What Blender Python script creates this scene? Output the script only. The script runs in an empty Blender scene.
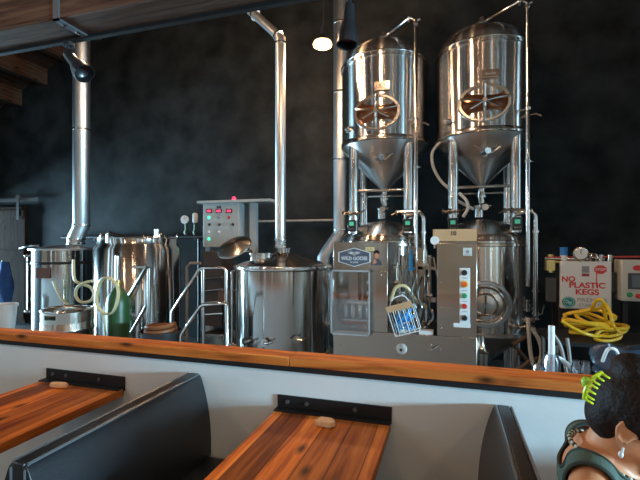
import bpy, bmesh, math, random
from mathutils import Vector, Matrix
random.seed(7)
sc = bpy.context.scene
COL = sc.collection
PI = math.pi
V = Vector
# ------------------------------------------------------------------ camera model
F, YAW, H, HOR = 420.0, math.radians(17.0), 1.6, 243.0
CA, SA = math.cos(YAW), math.sin(YAW)
def comp(px): return CA*F + SA*(px-320)
def S(px, Y): return Y/comp(px)                       # metres per pixel at that pixel column on the plane Y
def P(px, py, Y):
    s = S(px, Y); return V(((-SA*F + CA*(px-320))*s, Y, H + (HOR-py)*s))
cam = bpy.data.cameras.new('camera'); co = bpy.data.objects.new('camera', cam); COL.objects.link(co)
cam.sensor_width = 36; cam.lens = 36*F/640; cam.clip_start = .05; cam.clip_end = 200
co.location = (0, 0, H); co.rotation_euler = (PI/2, 0, YAW); cam.shift_y = (HOR-240)/640
sc.camera = co

# ------------------------------------------------------------------ materials
MATS = {}
def nt(name):
    m = bpy.data.materials.new(name); m.use_nodes = True
    n = m.node_tree.nodes; l = m.node_tree.links
    return m, n, l, n['Principled BSDF']
def flat(name, col, rough=.5, metal=0, bump=0, bscale=60, var=0, vscale=6, emit=0, coat=0, trans=0, sheen=0, spec=None):
    if name in MATS: return MATS[name]
    m, n, l, b = nt(name)
    b.inputs['Base Color'].default_value = (*col, 1); b.inputs['Roughness'].default_value = rough
    b.inputs['Metallic'].default_value = metal
    if coat: b.inputs['Coat Weight'].default_value = coat
    if trans: b.inputs['Transmission Weight'].default_value = trans
    if sheen: b.inputs['Sheen Weight'].default_value = sheen
    if spec is not None: b.inputs['Specular IOR Level'].default_value = spec
    if emit:
        b.inputs['Emission Color'].default_value = (*col, 1); b.inputs['Emission Strength'].default_value = emit
    tc = n.new('ShaderNodeTexCoord')
    if var:
        t = n.new('ShaderNodeTexNoise'); t.inputs['Scale'].default_value = vscale; t.inputs['Detail'].default_value = 5
        l.new(tc.outputs['Object'], t.inputs['Vector'])
        r = n.new('ShaderNodeMapRange'); r.inputs['To Min'].default_value = 1-var; r.inputs['To Max'].default_value = 1+var
        r.inputs['From Min'].default_value = .3; r.inputs['From Max'].default_value = .7
        l.new(t.outputs['Fac'], r.inputs['Value'])
        mx = n.new('ShaderNodeVectorMath'); mx.operation = 'SCALE'; mx.inputs[0].default_value = col
        l.new(r.outputs[0], mx.inputs['Scale']); l.new(mx.outputs[0], b.inputs['Base Color'])
    if bump:
        t = n.new('ShaderNodeTexNoise'); t.inputs['Scale'].default_value = bscale; t.inputs['Detail'].default_value = 4
        l.new(tc.outputs['Object'], t.inputs['Vector'])
        bp = n.new('ShaderNodeBump'); bp.inputs['Strength'].default_value = bump; bp.inputs['Distance'].default_value = .01
        l.new(t.outputs['Fac'], bp.inputs['Height']); l.new(bp.outputs[0], b.inputs['Normal'])
    MATS[name] = m; return m
def steel(name, col=(.62, .6, .58), rough=.2, var=.08, wave=.02, stretch=(60, 60, 1.5), aniso=0):
    m, n, l, b = nt(name)
    if aniso:
        b.inputs['Anisotropic'].default_value = aniso; b.inputs['Anisotropic Rotation'].default_value = .25; tg = n.new('ShaderNodeTangent'); tg.direction_type = 'RADIAL'; tg.axis = 'Z'; l.new(tg.outputs[0], b.inputs['Tangent'])
    b.inputs['Metallic'].default_value = 1; b.inputs['Base Color'].default_value = (*col, 1)
    tc = n.new('ShaderNodeTexCoord'); mp = n.new('ShaderNodeMapping'); mp.inputs['Scale'].default_value = stretch
    l.new(tc.outputs['Object'], mp.inputs['Vector'])
    t = n.new('ShaderNodeTexNoise'); t.inputs['Scale'].default_value = 1; t.inputs['Detail'].default_value = 3
    l.new(mp.outputs[0], t.inputs['Vector'])
    r = n.new('ShaderNodeMapRange'); r.inputs['To Min'].default_value = rough-var; r.inputs['To Max'].default_value = rough+var
    l.new(t.outputs['Fac'], r.inputs['Value']); l.new(r.outputs[0], b.inputs['Roughness'])
    if wave:
        t2 = n.new('ShaderNodeTexNoise'); t2.inputs['Scale'].default_value = 3.0; t2.inputs['Detail'].default_value = 1
        l.new(tc.outputs['Object'], t2.inputs['Vector'])
        bp = n.new('ShaderNodeBump'); bp.inputs['Strength'].default_value = 1; bp.inputs['Distance'].default_value = wave
        l.new(t2.outputs['Fac'], bp.inputs['Height']); l.new(bp.outputs[0], b.inputs['Normal'])
    return m
def wood(name, cols, axis='Y', across='X', plank=.115, rough=.4, knots=True, grain=1.0, gap=True, coat=0, lo=.5, hi=1.25, fine=26, seed=13.7, spec=.5):
    """long boards along `axis`, laid side by side in `across`"""
    m, n, l, b = nt(name)
    tc = n.new('ShaderNodeTexCoord'); sp = n.new('ShaderNodeSeparateXYZ'); l.new(tc.outputs['Object'], sp.inputs[0])
    def math_(op, a, bv=None, c=None):
        q = n.new('ShaderNodeMath'); q.operation = op
        for i, x in enumerate((a, bv, c)):
            if x is None: continue
            if isinstance(x, (int, float)): q.inputs[i].default_value = x
            else: l.new(x, q.inputs[i])
        return q.outputs[0]
    u = math_('DIVIDE', sp.outputs[across], plank); fl = math_('FLOOR', u); fr = math_('FRACT', u)
    wn = n.new('ShaderNodeTexWhiteNoise'); wn.noise_dimensions = '1D'; l.new(math_('ADD', fl, seed), wn.inputs['W'])
    # grain: noise stretched along the board
    other = [a for a in 'XYZ' if a not in (axis, across)][0]
    cb = n.new('ShaderNodeCombineXYZ')
    al = math_('ADD', math_('MULTIPLY', sp.outputs[axis], 1.6), math_('MULTIPLY', wn.outputs['Value'], 37))
    l.new(al, cb.inputs[0]); l.new(math_('MULTIPLY', sp.outputs[across], fine), cb.inputs[1]); l.new(math_('MULTIPLY', sp.outputs[other], fine), cb.inputs[2])
    g = n.new('ShaderNodeTexNoise'); g.inputs['Scale'].default_value = 1.3; g.inputs['Detail'].default_value = 6; g.inputs['Distortion'].default_value = .7
    l.new(cb.outputs[0], g.inputs['Vector'])
    ramp = n.new('ShaderNodeValToRGB'); e = ramp.color_ramp.elements
    e[0].position = .3; e[0].color = (*cols[0], 1); e[1].position = .72; e[1].color = (*cols[2], 1)
    x = e.new(.5); x.color = (*cols[1], 1)
    l.new(g.outputs['Fac'], ramp.inputs[0])
    mr = n.new('ShaderNodeMapRange'); mr.inputs['To Min'].default_value = lo; mr.inputs['To Max'].default_value = hi
    l.new(wn.outputs['Value'], mr.inputs['Value'])
    sc_ = n.new('ShaderNodeVectorMath'); sc_.operation = 'SCALE'; l.new(ramp.outputs[0], sc_.inputs[0]); l.new(mr.outputs[0], sc_.inputs['Scale'])
    out = sc_.outputs[0]
    fac = None
    if knots:
        cb2 = n.new('ShaderNodeCombineXYZ')
        l.new(math_('MULTIPLY', al, 2.2), cb2.inputs[0]); l.new(math_('MULTIPLY', sp.outputs[across], 9), cb2.inputs[1])
        l.new(math_('MULTIPLY', sp.outputs[other], 9), cb2.inputs[2])
        vo = n.new('ShaderNodeTexVoronoi'); vo.inputs['Scale'].default_value = 1.0; l.new(cb2.outputs[0], vo.inputs['Vector'])
        k = n.new('ShaderNodeMapRange'); k.inputs['From Min'].default_value = .05; k.inputs['From Max'].default_value = .22
        k.inputs['To Min'].default_value = .12; k.inputs['To Max'].default_value = 1
        l.new(vo.outputs['Distance'], k.inputs['Value']); fac = k.outputs[0]
    if gap:
        d = math_('MINIMUM', fr, math_('SUBTRACT', 1, fr))
        k = n.new('ShaderNodeMapRange'); k.inputs['From Min'].default_value = .01; k.inputs['From Max'].default_value = .035
        k.inputs['To Min'].default_value = .3; k.inputs['To Max'].default_value = 1; l.new(d, k.inputs['Value'])
        fac = math_('MULTIPLY', fac, k.outputs[0]) if fac is not None else k.outputs[0]
    if fac is not None:
        s2 = n.new('ShaderNodeVectorMath'); s2.operation = 'SCALE'; l.new(out, s2.inputs[0]); l.new(fac, s2.inputs['Scale']); out = s2.outputs[0]
    l.new(out, b.inputs['Base Color']); b.inputs['Roughness'].default_value = rough; b.inputs['Specular IOR Level'].default_value = spec
    if coat: b.inputs['Coat Weight'].default_value = coat; b.inputs['Coat Roughness'].default_value = .2
    bp = n.new('ShaderNodeBump'); bp.inputs['Strength'].default_value = .35; bp.inputs['Distance'].default_value = .004
    l.new(g.outputs['Fac'], bp.inputs['Height']); l.new(bp.outputs[0], b.inputs['Normal'])
    MATS[name] = m; return m
def clear(name, tint=(.9, .95, 1), gloss=.12, rough=.03):
    m = bpy.data.materials.new(name); m.use_nodes = True; n = m.node_tree.nodes; l = m.node_tree.links
    n.remove(n['Principled BSDF']); t = n.new('ShaderNodeBsdfTransparent'); t.inputs[0].default_value = (*tint, 1)
    g = n.new('ShaderNodeBsdfGlossy'); g.inputs['Roughness'].default_value = rough; g.inputs['Color'].default_value = (1, 1, 1, 1)
    fr = n.new('ShaderNodeFresnel'); fr.inputs[0].default_value = 1.45
    ad = n.new('ShaderNodeMath'); ad.operation = 'ADD'; ad.inputs[1].default_value = gloss; l.new(fr.outputs[0], ad.inputs[0])
    mx = n.new('ShaderNodeMixShader'); l.new(ad.outputs[0], mx.inputs[0]); l.new(t.outputs[0], mx.inputs[1]); l.new(g.outputs[0], mx.inputs[2])
    l.new(mx.outputs[0], n['Material Output'].inputs[0]); return m

STEEL = steel('polished stainless', (.74, .72, .70), .2, .04, .003, aniso=1.0)
STEEL2 = steel('kettle stainless', (.52, .50, .48), .13, .03, .004, aniso=.8)
BRUSH = steel('brushed stainless', (.50, .43, .37), .2, .05, .006, (2, 40, 40))
CONE = steel('satin stainless', (.68, .66, .64), .3, .06, .005, aniso=.7)
DUCT = steel('galvanised duct', (.6, .61, .62), .38, .06, .006)
TUBE = steel('tube stainless', (.68, .66, .64), .16, .04, 0)
BLACKM = flat('black steel', (.018, .018, .02), .5, .3)
BLACKP = flat('black paint', (.016, .016, .018), .3, coat=.3)
RUBBER = flat('black rubber', (.02, .02, .02), .6)
VINYL = flat('black vinyl', (.009, .0105, .014), .38, bump=.08, bscale=90, spec=.8)
PIPING = flat('grey vinyl piping', (.09, .1, .11), .35)
WHITE = flat('white plaster paint', (.72, .74, .75), .6, bump=.12, bscale=22, var=.03, vscale=3)
BACKW = flat('black wall paint', (.0165, .0195, .021), .75, spec=.15, var=.6, vscale=2.6, bump=.25, bscale=5)
CONC = flat('sealed concrete', (.12, .115, .11), .35, var=.3, vscale=2)
DARKW = flat('dark interior paint', (.34, .225, .15), .7)
TABLE = wood('table planks', ((.24, .05, .009), (.56, .155, .024), (.76, .28, .052)), 'Y', 'X', .118, .5, spec=.25, lo=.5, hi=1.4, fine=22, seed=21.3)
CAP = wood('ledge board wood', ((.22, .045, .010), (.58, .16, .028), (.72, .27, .06)), 'X', 'Y', .6, .55, spec=.25, gap=False, fine=16, lo=.9, hi=1.1)
BEAM = wood('old beam wood', ((.035, .018, .012), (.08, .042, .028), (.13, .072, .045)), 'X', 'Z', .9, .8, gap=False, spec=.12)
DECK = wood('roof deck wood', ((.025, .014, .009), (.055, .03, .019), (.08, .046, .03)), 'Y', 'X', .35, .85, spec=.12)
BARN = wood('barn door wood', ((.014, .007, .004), (.03, .015, .009), (.042, .023, .014)), 'Z', 'X', .17, .9, spec=.06)
CARD = flat('cardboard', (.52, .31, .16), .8, var=.06)
TAN = flat('tan paper', (.78, .52, .3), .75, var=.1, vscale=30)
GREYP = flat('grey enamel', (.36, .40, .41), .45)
WPLAS = flat('white plastic', (.72, .72, .72), .35)
BEIGE = flat('beige enamel', (.52, .52, .48), .45)
YELLOW = flat('yellow hose', (.78, .5, .02), .4)
BLUE = flat('blue plastic', (.02, .19, .55), .4)
BLUEC = flat('blue cloth', (.02, .08, .26), .8, var=.2, vscale=12)
BAGM = flat('dark blue vinyl', (.03, .05, .08), .3, bump=.5, bscale=14)
GREENB = flat('green gas bottle paint', (.02, .065, .018), .4)
RED = flat('red print', (.62, .02, .03), .5)
REDP = flat('red plastic', (.6, .03, .02), .35)
TEAL = flat('teal print', (.02, .24, .24), .5)
GREYT = flat('grey print', (.25, .27, .3), .6)
NAVY = flat('badge navy', (.07, .085, .12), .45)
LRED = flat('red led digits', (1, .03, .1), .4, emit=2.2)
LGRN = flat('green led', (.05, 1, .5), .4, emit=1.6)
LCD = flat('green backlit screen', (.08, .6, .42), .4, emit=.22)
HOSEW = flat('milky hose', (.7, .72, .7), .3)
HOSEG = flat('grey hose', (.3, .28, .26), .5)
HOSEC = flat('cream hose', (.55, .45, .24), .4)
HOSEB = flat('brown hose', (.16, .1, .06), .5)
BRASS = flat('brass', (.6, .42, .16), .3, 1)
ORANGE = flat('copper orange hose', (.2, .07, .025), .45)
WICKER = flat('white coated wire', (.75, .78, .8), .4)
BTUBE = flat('blue tubing', (.02, .3, .7), .35)
SKIN = flat('skin', (.6, .25, .12), .5, var=.06, vscale=14)
HAIR = flat('dark brown hair', (.014, .007, .006), .6, spec=.2, bump=.6, bscale=70)
GREENC = flat('grey green cotton', (.06, .09, .068), .85, bump=.2, bscale=200)
JEAN = flat('dark denim', (.03, .04, .07), .8)
LIME = flat('lime plastic', (.55, .68, .02), .35)
REFLP = steel('steel with painted warm reflection', (.82, .64, .42), .2, .05, .01)  # golden tint paints warm lamp reflections into the steel colour
ACRYL = clear('clear acrylic', (.93, .95, .97), .1)
GLASS = clear('window glass', (.95, .97, 1), .02)
SCREEN = flat('dark display', (.03, .04, .05), .25)
COPPERG = flat('warm manway gasket glass', (.16, .07, .035), .15, .6)

# ------------------------------------------------------------------ mesh builder
ORG = {}
def basis(d):
    d = d.normalized(); a = V((0, 0, 1)) if abs(d.z) < .9 else V((1, 0, 0))
    u = d.cross(a).normalized(); return u, d.cross(u).normalized()
def smooth_path(pts, n=6, closed=False):
    pts = [V(p) for p in pts]
    if len(pts) < 3: return pts
    out = []; m = len(pts); rng = range(m if closed else m-1)
    for i in rng:
        g = lambda k: pts[k % m] if closed else pts[min(max(k, 0), m-1)]
        p0, p1, p2, p3 = g(i-1), g(i), g(i+1), g(i+2)
        for j in range(n):
            t = j/n
            out.append(.5*((2*p1)+(p2-p0)*t+(2*p0-5*p1+4*p2-p3)*t*t+(3*p1-p0-3*p2+p3)*t**3))
    if not closed: out.append(pts[-1])
    return out
class MB:
    def __init__(s): s.v = []; s.f = []
    def add(s, vs, fs):
        o = len(s.v); s.v += [V(v) for v in vs]; s.f += [[o+i for i in f] for f in fs]; return s
    def box(s, a, b, M=None):
        x0, y0, z0 = (min(a[i], b[i]) for i in range(3)); x1, y1, z1 = (max(a[i], b[i]) for i in range(3))
        vs = [V((x, y, z)) for z in (z0, z1) for y in (y0, y1) for x in (x0, x1)]
        if M is not None: vs = [M @ v for v in vs]
        return s.add(vs, [[0, 2, 3, 1], [4, 5, 7, 6], [0, 1, 5, 4], [2, 6, 7, 3], [0, 4, 6, 2], [1, 3, 7, 5]])
    def cyl(s, p0, p1, r, r1=None, n=16, caps=True):
        p0, p1 = V(p0), V(p1); u, w = basis(p1-p0); r1 = r if r1 is None else r1; vs = []
        for p, q in ((p0, r), (p1, r1)):
            vs += [p + q*(math.cos(2*PI*i/n)*u + math.sin(2*PI*i/n)*w) for i in range(n)]
        fs = [[i, (i+1) % n, n+(i+1) % n, n+i] for i in range(n)]
        if caps: fs += [list(range(n))[::-1], [n+i for i in range(n)]]
        return s.add(vs, fs)
    def tube(s, pts, r, n=8, smooth=0, closed=False):
        pts = smooth_path(pts, smooth, closed) if smooth else [V(p) for p in pts]
        m = len(pts); vs = []; u = None
        for i, p in enumerate(pts):
            d = (pts[(i+1) % m] - pts[i-1]) if closed else (pts[min(i+1, m-1)] - pts[max(i-1, 0)])
            d.normalize()
            if u is None: u, w = basis(d)
            else:
                u = (u - d*u.dot(d))
                if u.length < 1e-5: u, w = basis(d)
                u.normalize(); w = d.cross(u)
            k = 1.0
            if not closed and 0 < i < m-1:
                a = (pts[i]-pts[i-1]).normalized(); b = (pts[i+1]-pts[i]).normalized(); c = max(.3, math.cos(a.angle(b, 0)/2))
                k = 1/c
            rr = r(i/(m-1)) if callable(r) else r
            vs += [p + rr*(math.cos(2*PI*j/n)*u + math.sin(2*PI*j/n)*w) for j in range(n)]
        fs = []
        for i in range(m if closed else m-1):
            a, b = i*n, ((i+1) % m)*n
            fs += [[a+j, a+(j+1) % n, b+(j+1) % n, b+j] for j in range(n)]
        if not closed: fs += [list(range(n))[::-1], [(m-1)*n+j for j in range(n)]]
        return s.add(vs, fs)
    def lathe(s, prof, c, n=48, d=None, a0=0):
        """prof: (radius, height) pairs, around the axis d through c"""
        c = V(c); d = V(d).normalized() if d is not None else V((0, 0, 1))
        if d.z > .999: u, w = V((1, 0, 0)), V((0, 1, 0))
        else: u, w = basis(d); w = d.cross(u)
        vs = []; fs = []; rows = []
        for r, h in prof:
            if r < 1e-6: rows.append([len(vs)]); vs.append(c+d*h)
            else:
                rows.append(list(range(len(vs), len(vs)+n)))
                vs += [c + d*h + r*(math.cos(2*PI*i/n)*u + math.sin(2*PI*i/n)*w) for i in range(n)]
        for a, b in zip(rows, rows[1:]):
            for i in range(n):
                j = (i+1) % n
                q = ([a[0]] if len(a) == 1 else [a[i], a[j]]) + ([b[0]] if len(b) == 1 else [b[j], b[i]])
                if len(q) > 2: fs.append(q)
        return s.add(vs, fs)
    def ell(s, c, r, n=16, M=None):
        c = V(c); r = (r, r, r) if isinstance(r, (int, float)) else r
        vs = [V((0, 0, r[2]))]; fs = []; k = n//2
        for i in range(1, k):
            t = PI*i/k
            vs += [V((r[0]*math.sin(t)*math.cos(2*PI*j/n), r[1]*math.sin(t)*math.sin(2*PI*j/n), r[2]*math.cos(t))) for j in range(n)]
        vs.append(V((0, 0, -r[2]))); L = len(vs)-1
        for j in range(n):
            fs.append([0, 1+j, 1+(j+1) % n]); b = 1+(k-2)*n; fs.append([L, b+(j+1) % n, b+j])
            for i in range(k-2):
                a = 1+i*n; fs.append([a+j, a+n+j, a+n+(j+1) % n, a+(j+1) % n])
        return s.add([c+(M @ v if M is not None else v) for v in vs], fs)
    def prism(s, poly, d):
        """closed polygon of points, extruded by the vector d"""
        poly = [V(p) for p in poly]; d = V(d); n = len(poly)
        return s.add(poly+[p+d for p in poly], [list(range(n))[::-1], list(range(n, 2*n))]+[[i, (i+1) % n, n+(i+1) % n, n+i] for i in range(n)])
    def torus(s, c, R, r, d, n=28, k=8):
        u, w = basis(V(d)); c = V(c)
        return s.tube([c+R*(math.cos(2*PI*i/n)*u+math.sin(2*PI*i/n)*w) for i in range(n)], r, k, closed=True)
    def build(s, name, mat, parent=None, bevel=0, sharp=38, solid=False):
        me = bpy.data.meshes.new(name)
        if parent is not None: org = ORG[parent.name]
        else:
            xs = [v.x for v in s.v]; ys = [v.y for v in s.v]; zs = [v.z for v in s.v]
            org = V(((min(xs)+max(xs))/2, (min(ys)+max(ys))/2, min(zs)))
        me.from_pydata([v-org for v in s.v], [], s.f); me.update()
        bm = bmesh.new(); bm.from_mesh(me); bmesh.ops.recalc_face_normals(bm, faces=bm.faces); bm.to_mesh(me); bm.free()
        me.shade_smooth(); me.set_sharp_from_angle(angle=math.radians(sharp))
        me.materials.append(mat)
        o = bpy.data.objects.new(name, me); COL.objects.link(o)
        if parent is not None: o.parent = parent
        else: o.location = org
        ORG[o.name] = org
        if bevel:
            md = o.modifiers.new('bevel', 'BEVEL'); md.width = bevel; md.segments = 2; md.limit_method = 'ANGLE'; md.angle_limit = math.radians(40)
        return o
def tag(o, label, cat, group=None):
    o['label'] = label; o['category'] = cat
    if group: o['group'] = group
    return o
def thing(name, label, cat, loc, group=None):
    o = bpy.data.objects.new(name, None); COL.objects.link(o); o.location = loc; o.empty_display_size = .1
    ORG[o.name] = V(loc); return tag(o, label, cat, group)
def struct(o): o['kind'] = 'structure'; return o
def text(name, s, mat, parent, at, size, depth=.002, rot=(PI/2, 0, 0), align='CENTER', scale=1.0, bold=0):
    cu = bpy.data.curves.new(name, 'FONT'); cu.body = s; cu.size = size; cu.extrude = depth; cu.align_x = align; cu.align_y = 'CENTER'
    cu.offset = bold
    t = bpy.data.objects.new(name, cu); COL.objects.link(t); dg = bpy.context.evaluated_depsgraph_get()
    me = bpy.data.meshes.new_from_object(t.evaluated_get(dg)); COL.objects.unlink(t); bpy.data.objects.remove(t)
    M = Matrix.Translation(V(at)-ORG[parent.name]) @ __import__('mathutils').Euler(rot).to_matrix().to_4x4() @ Matrix.Diagonal((scale, 1, 1, 1))
    me.transform(M); me.materials.clear(); me.materials.append(mat)
    o = bpy.data.objects.new(name, me); COL.objects.link(o); o.parent = parent; ORG[o.name] = ORG[parent.name]; return o

# ------------------------------------------------------------------ the setting
WY = 2.0            # dining face of the half wall
BY = 6.2            # black back wall
XL, XR, YF = -14.0, 8.0, -4.2
ZC = 6.4            # roof over the brewery
ZD = 3.3            # ceiling over the booths
struct(MB().box((XL-.2, YF-.2, -.1), (XR+.2, BY+.2, 0)).build('floor', CONC))
struct(MB().box((XL, BY, 0), (XR, BY+.15, ZC)).build('wall_back', BACKW))
struct(MB().box((-7, WY, 0), (XR, WY+.13, .979)).build('wall_half', WHITE, bevel=.003))
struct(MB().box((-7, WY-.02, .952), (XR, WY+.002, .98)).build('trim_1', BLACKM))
def wall_with_holes(name, mat, x0, x1, along, holes, z1, axis):
    """vertical wall; axis 'Y' runs along Y at x0..x1, axis 'X' runs along X at y x0..x1. holes: (a0,a1,z0,z1)"""
    m = MB(); a = along[0]
    def bx(p, q, z0, z):
        if q-p < 1e-4 or z-z0 < 1e-4: return
        if axis == 'Y': m.box((x0, p, z0), (x1, q, z))
        else: m.box((p, x0, z0), (q, x1, z))
    for h in sorted(holes):
        bx(a, h[0], 0, z1); bx(h[0], h[1], 0, h[2]); bx(h[0], h[1], h[3], z1); a = h[1]
    bx(a, along[1], 0, z1)
    return struct(m.build(name, mat))
WIN_R = [(-1.1, .7, 1.5, 2.12)]
WIN_RH = [(-3.7, -3.1, 2.6, 6.0), (-2.1, -1.7, 2.6, 6.0)]
WIN_RB = [(2.7, 3.2, .9, 6.0), (4.0, 4.7, .9, 6.0)]
WIN_L = [(3.0, 6.0, .1, 2.0)]
WIN_S = [(-3.6, -2.9, 1.6, 5.0), (-1.6, -1.0, 1.6, 5.0), (.2, .8, 1.6, 5.0)]
WIN_F = [(-5.0, -4.5, .9, 6.0), (-2.2, -1.9, .9, 2.4), (1.0, 1.3, .9, 2.4), (3.0, 3.5, .9, 6.0), (5.8, 6.3, .9, 6.0)]
wall_with_holes('wall_right', DARKW, XR, XR+.15, (YF, BY), WIN_R+WIN_RH+WIN_RB, ZC, 'Y')
wall_with_holes('wall_left', BACKW, XL-.15, XL, (WY, BY), WIN_L, ZC, 'Y')
wall_with_holes('wall_front', DARKW, YF-.15, YF, (-7, XR), WIN_F, ZC, 'X')
wall_with_holes('wall_side', DARKW, -7.15, -7, (YF, WY), WIN_S, ZC, 'Y')
struct(MB().box((XL, WY, 0), (-7, WY+.13, ZC)).build('wall_corner', BACKW))
struct(MB().box((3.9, WY, 1.03), (XR, WY+.13, ZC)).build('light_block_wall', DARKW))  # added out of view, blocks right window light from the back wall
# brewery roof: rises from the left, with joists running to the back wall
def zroof(x): return min(ZC, 4.15 + (x+8.9)*.52) if x > -8.9 else 4.15
m = MB(); xs = [XL, -8.9, -4.57, XR]
m.prism([(x, YF-.15, zroof(x)) for x in xs]+[(x, YF-.15, zroof(x)+.12) for x in xs[::-1]], (0, BY-YF+.3, 0))
struct(m.build('ceiling', DECK))
for i, x in enumerate([-8.75, -8.1, -7.45, -6.8, -6.15, -5.5]):
    z = zroof(x)
    tag(MB().prism([(x-.07, 0, 0), (x+.07, 0, .073), (x+.07, 0, -.26), (x-.07, 0, -.26)], (0, BY-WY-.01, 0)).build('roof_joist', DECK),
        'brown wooden roof joist, %s from the left under the sloping roof' % ('first','second','third','fourth','fifth','sixth')[i], 'joist', 'joists under the sloping roof')
    j = [o for o in COL.objects if o.name.startswith('roof_joist')][-1]; j.location = (x, (WY+BY)/2, z-.26)
struct(MB().box((XL, WY+.13, 2.1), (-9.7, BY, 2.25)).build('light_block_slab', BACKW))  # unseen slab added to keep left daylight off the upper back wall
# windows: frames, glass and daylight
def daylight(name, loc, rot, sx, sy, power, col):
    li = bpy.data.lights.new(name, 'AREA'); li.shape = 'RECTANGLE'; li.size = sx; li.size_y = sy; li.energy = power; li.color = col
    o = bpy.data.objects.new(name, li); COL.objects.link(o); o.location = loc; o.rotation_euler = rot; return o
DAY = (.5, .8, 1.0)
wn = 0
def window(side, h, power, col=DAY):
    global wn
    XL = -7 if side == 'S' else -14.0
    wn += 1; a0, a1, z0, z1 = h; c = (a0+a1)/2; zc = (z0+z1)/2; t = .05
    def bx(m, p, q, za, zb, off=.04, th=.06):
        if side == 'R': m.box((XR+off, p, za), (XR+off+th, q, zb))
        elif side in 'LS': m.box((XL-off-th, p, za), (XL-off, q, zb))
        else: m.box((p, YF-off-th, za), (q, YF-off, zb))
    m = MB(); bx(m, a0, a0+t, z0, z1); bx(m, a1-t, a1, z0, z1); bx(m, a0+t, a1-t, z0, z0+t); bx(m, a0+t, a1-t, z1-t, z1)
    if a1-a0 > .8: bx(m, c-.02, c+.02, z0+t, z1-t)
    struct(m.build('window_%d' % wn, BLACKM))
    if side == 'R': daylight('daylight', (XR+.13, c, zc), (0, PI/2, 0), z1-z0, a1-a0, power, col)
    elif side in 'LS': daylight('daylight', (XL-.13, c, zc), (0, -PI/2, 0), z1-z0, a1-a0, power, col)
    else: daylight('daylight', (c, YF-.13, zc), (PI/2, 0, 0), a1-a0, z1-z0, power, col)
for h in WIN_R: window('R', h, 2200, (.42, .78, 1.0))
for h in WIN_RH: window('R', h, 30)
for h in WIN_RB: window('R', h, 50)
for h in WIN_L: window('L', h, 3600, (.45, .78, 1.0))
for h in WIN_S: window('S', h, 24)
for h in WIN_F: window('F', h, 9*(h[1]-h[0])*(h[3]-h[2]))

# beam over the half wall
zb = 2.945
spl = P(57, 19, WY-.05).x
for x0, x1, lb in ((-7, spl, 'thick old brown timber beam section left of the grey steel strap'), (spl, XR, 'long thick brown timber beam section right of the grey steel strap')):
    tag(MB().box((x0+.002, WY-.05, zb), (x1-.002, WY+.16, ZD)).build('timber_beam', BEAM, bevel=.008), lb, 'beam', 'overhead timber beam sections')
struct(MB().box((-7, WY+.15, zb-.022), (XR, WY+.185, zb+.1)).build('trim_2', BLACKM))
t = thing('steel_strap', 'grey steel strap wrapped around the overhead beam joint', 'bracket', (spl, WY+.05, zb-.012))
m = MB(); m.box((spl-.022, WY-.06, zb-.012), (spl+.022, WY-.05, ZD)); m.box((spl-.022, WY-.06, zb-.012), (spl+.022, WY+.19, zb))
m.build('strap', flat('dull grey steel', (.16, .165, .18), .45, .6), t)
for y in (.0, .1): MB().cyl((spl, WY+y, zb-.02), (spl, WY+y, zb-.012), .012, n=6).build('bolt', BRUSH, t)

# ledge boards on the half wall
jx = P(289, 360, WY-.03).x
for x0, x1, lb in ((-7, jx, 'orange-brown wooden ledge board left of the joint, in front of the kettles'), (jx, XR, 'orange-brown wooden ledge board right of the joint, in front of the canning machine')):
    tag(MB().box((x0+.001, WY-.032, .98), (x1-.001, WY+.095, 1.027)).build('ledge_board', CAP, bevel=.004), lb, 'ledge', 'wooden boards capping the half wall')

# ------------------------------------------------------------------ booths
BX = [-1.328, .23, 1.79]
def bench(x, label):
    Y0, Y1, top = 1.01, WY-.004, .89
    t = thing('booth_bench', label, 'bench', (x, (Y0+Y1)/2, 0), 'black booth benches along the half wall')
    MB().box((x-.024, Y0, .1), (x+.024, Y1, top)).build('center_panel', VINYL, t, bevel=.004)
    for sg in (-1, 1):
        prof = [(.024, .878), (.029, .886), (.042, .872), (.063, .815), (.083, .735), (.097, .645), (.104, .55), (.104, .46), (.024, .46)]
        pr = [prof[0]]+[tuple(q) for q in smooth_path([V((a, b, 0)) for a, b in prof[1:8]], 3)][:]
        pr = [(q[0], q[1]) for q in pr]+[prof[8]]
        b = MB().prism([(x+sg*a, Y0, b) for a, b in pr], (0, Y1-Y0, 0)).build('back_pad', VINYL, t, bevel=.006)
        MB().tube([(x+sg*.03, Y0+.004, .5), (x+sg*.03, Y0+.002, .87), (x+sg*.031, Y0+.012, .8865), (x+sg*.031, Y1-.01, .8865)], .006, 6).build('piping', PIPING, b)
        MB().box((x+sg*.06, Y0, .34), (x+sg*.47, Y1, .46)).build('seat', VINYL, t, bevel=.03)
        MB().box((x+sg*.03, Y0+.03, 0), (x+sg*.43, Y1, .34)).build('base', BLACKP, t)
    return t
bench(BX[0], 'black vinyl booth bench between the two wooden tables')
bench(BX[1], 'black vinyl booth bench between the table and the woman')
bench(BX[2], 'black vinyl booth bench facing the woman, beyond the right edge')
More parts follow.
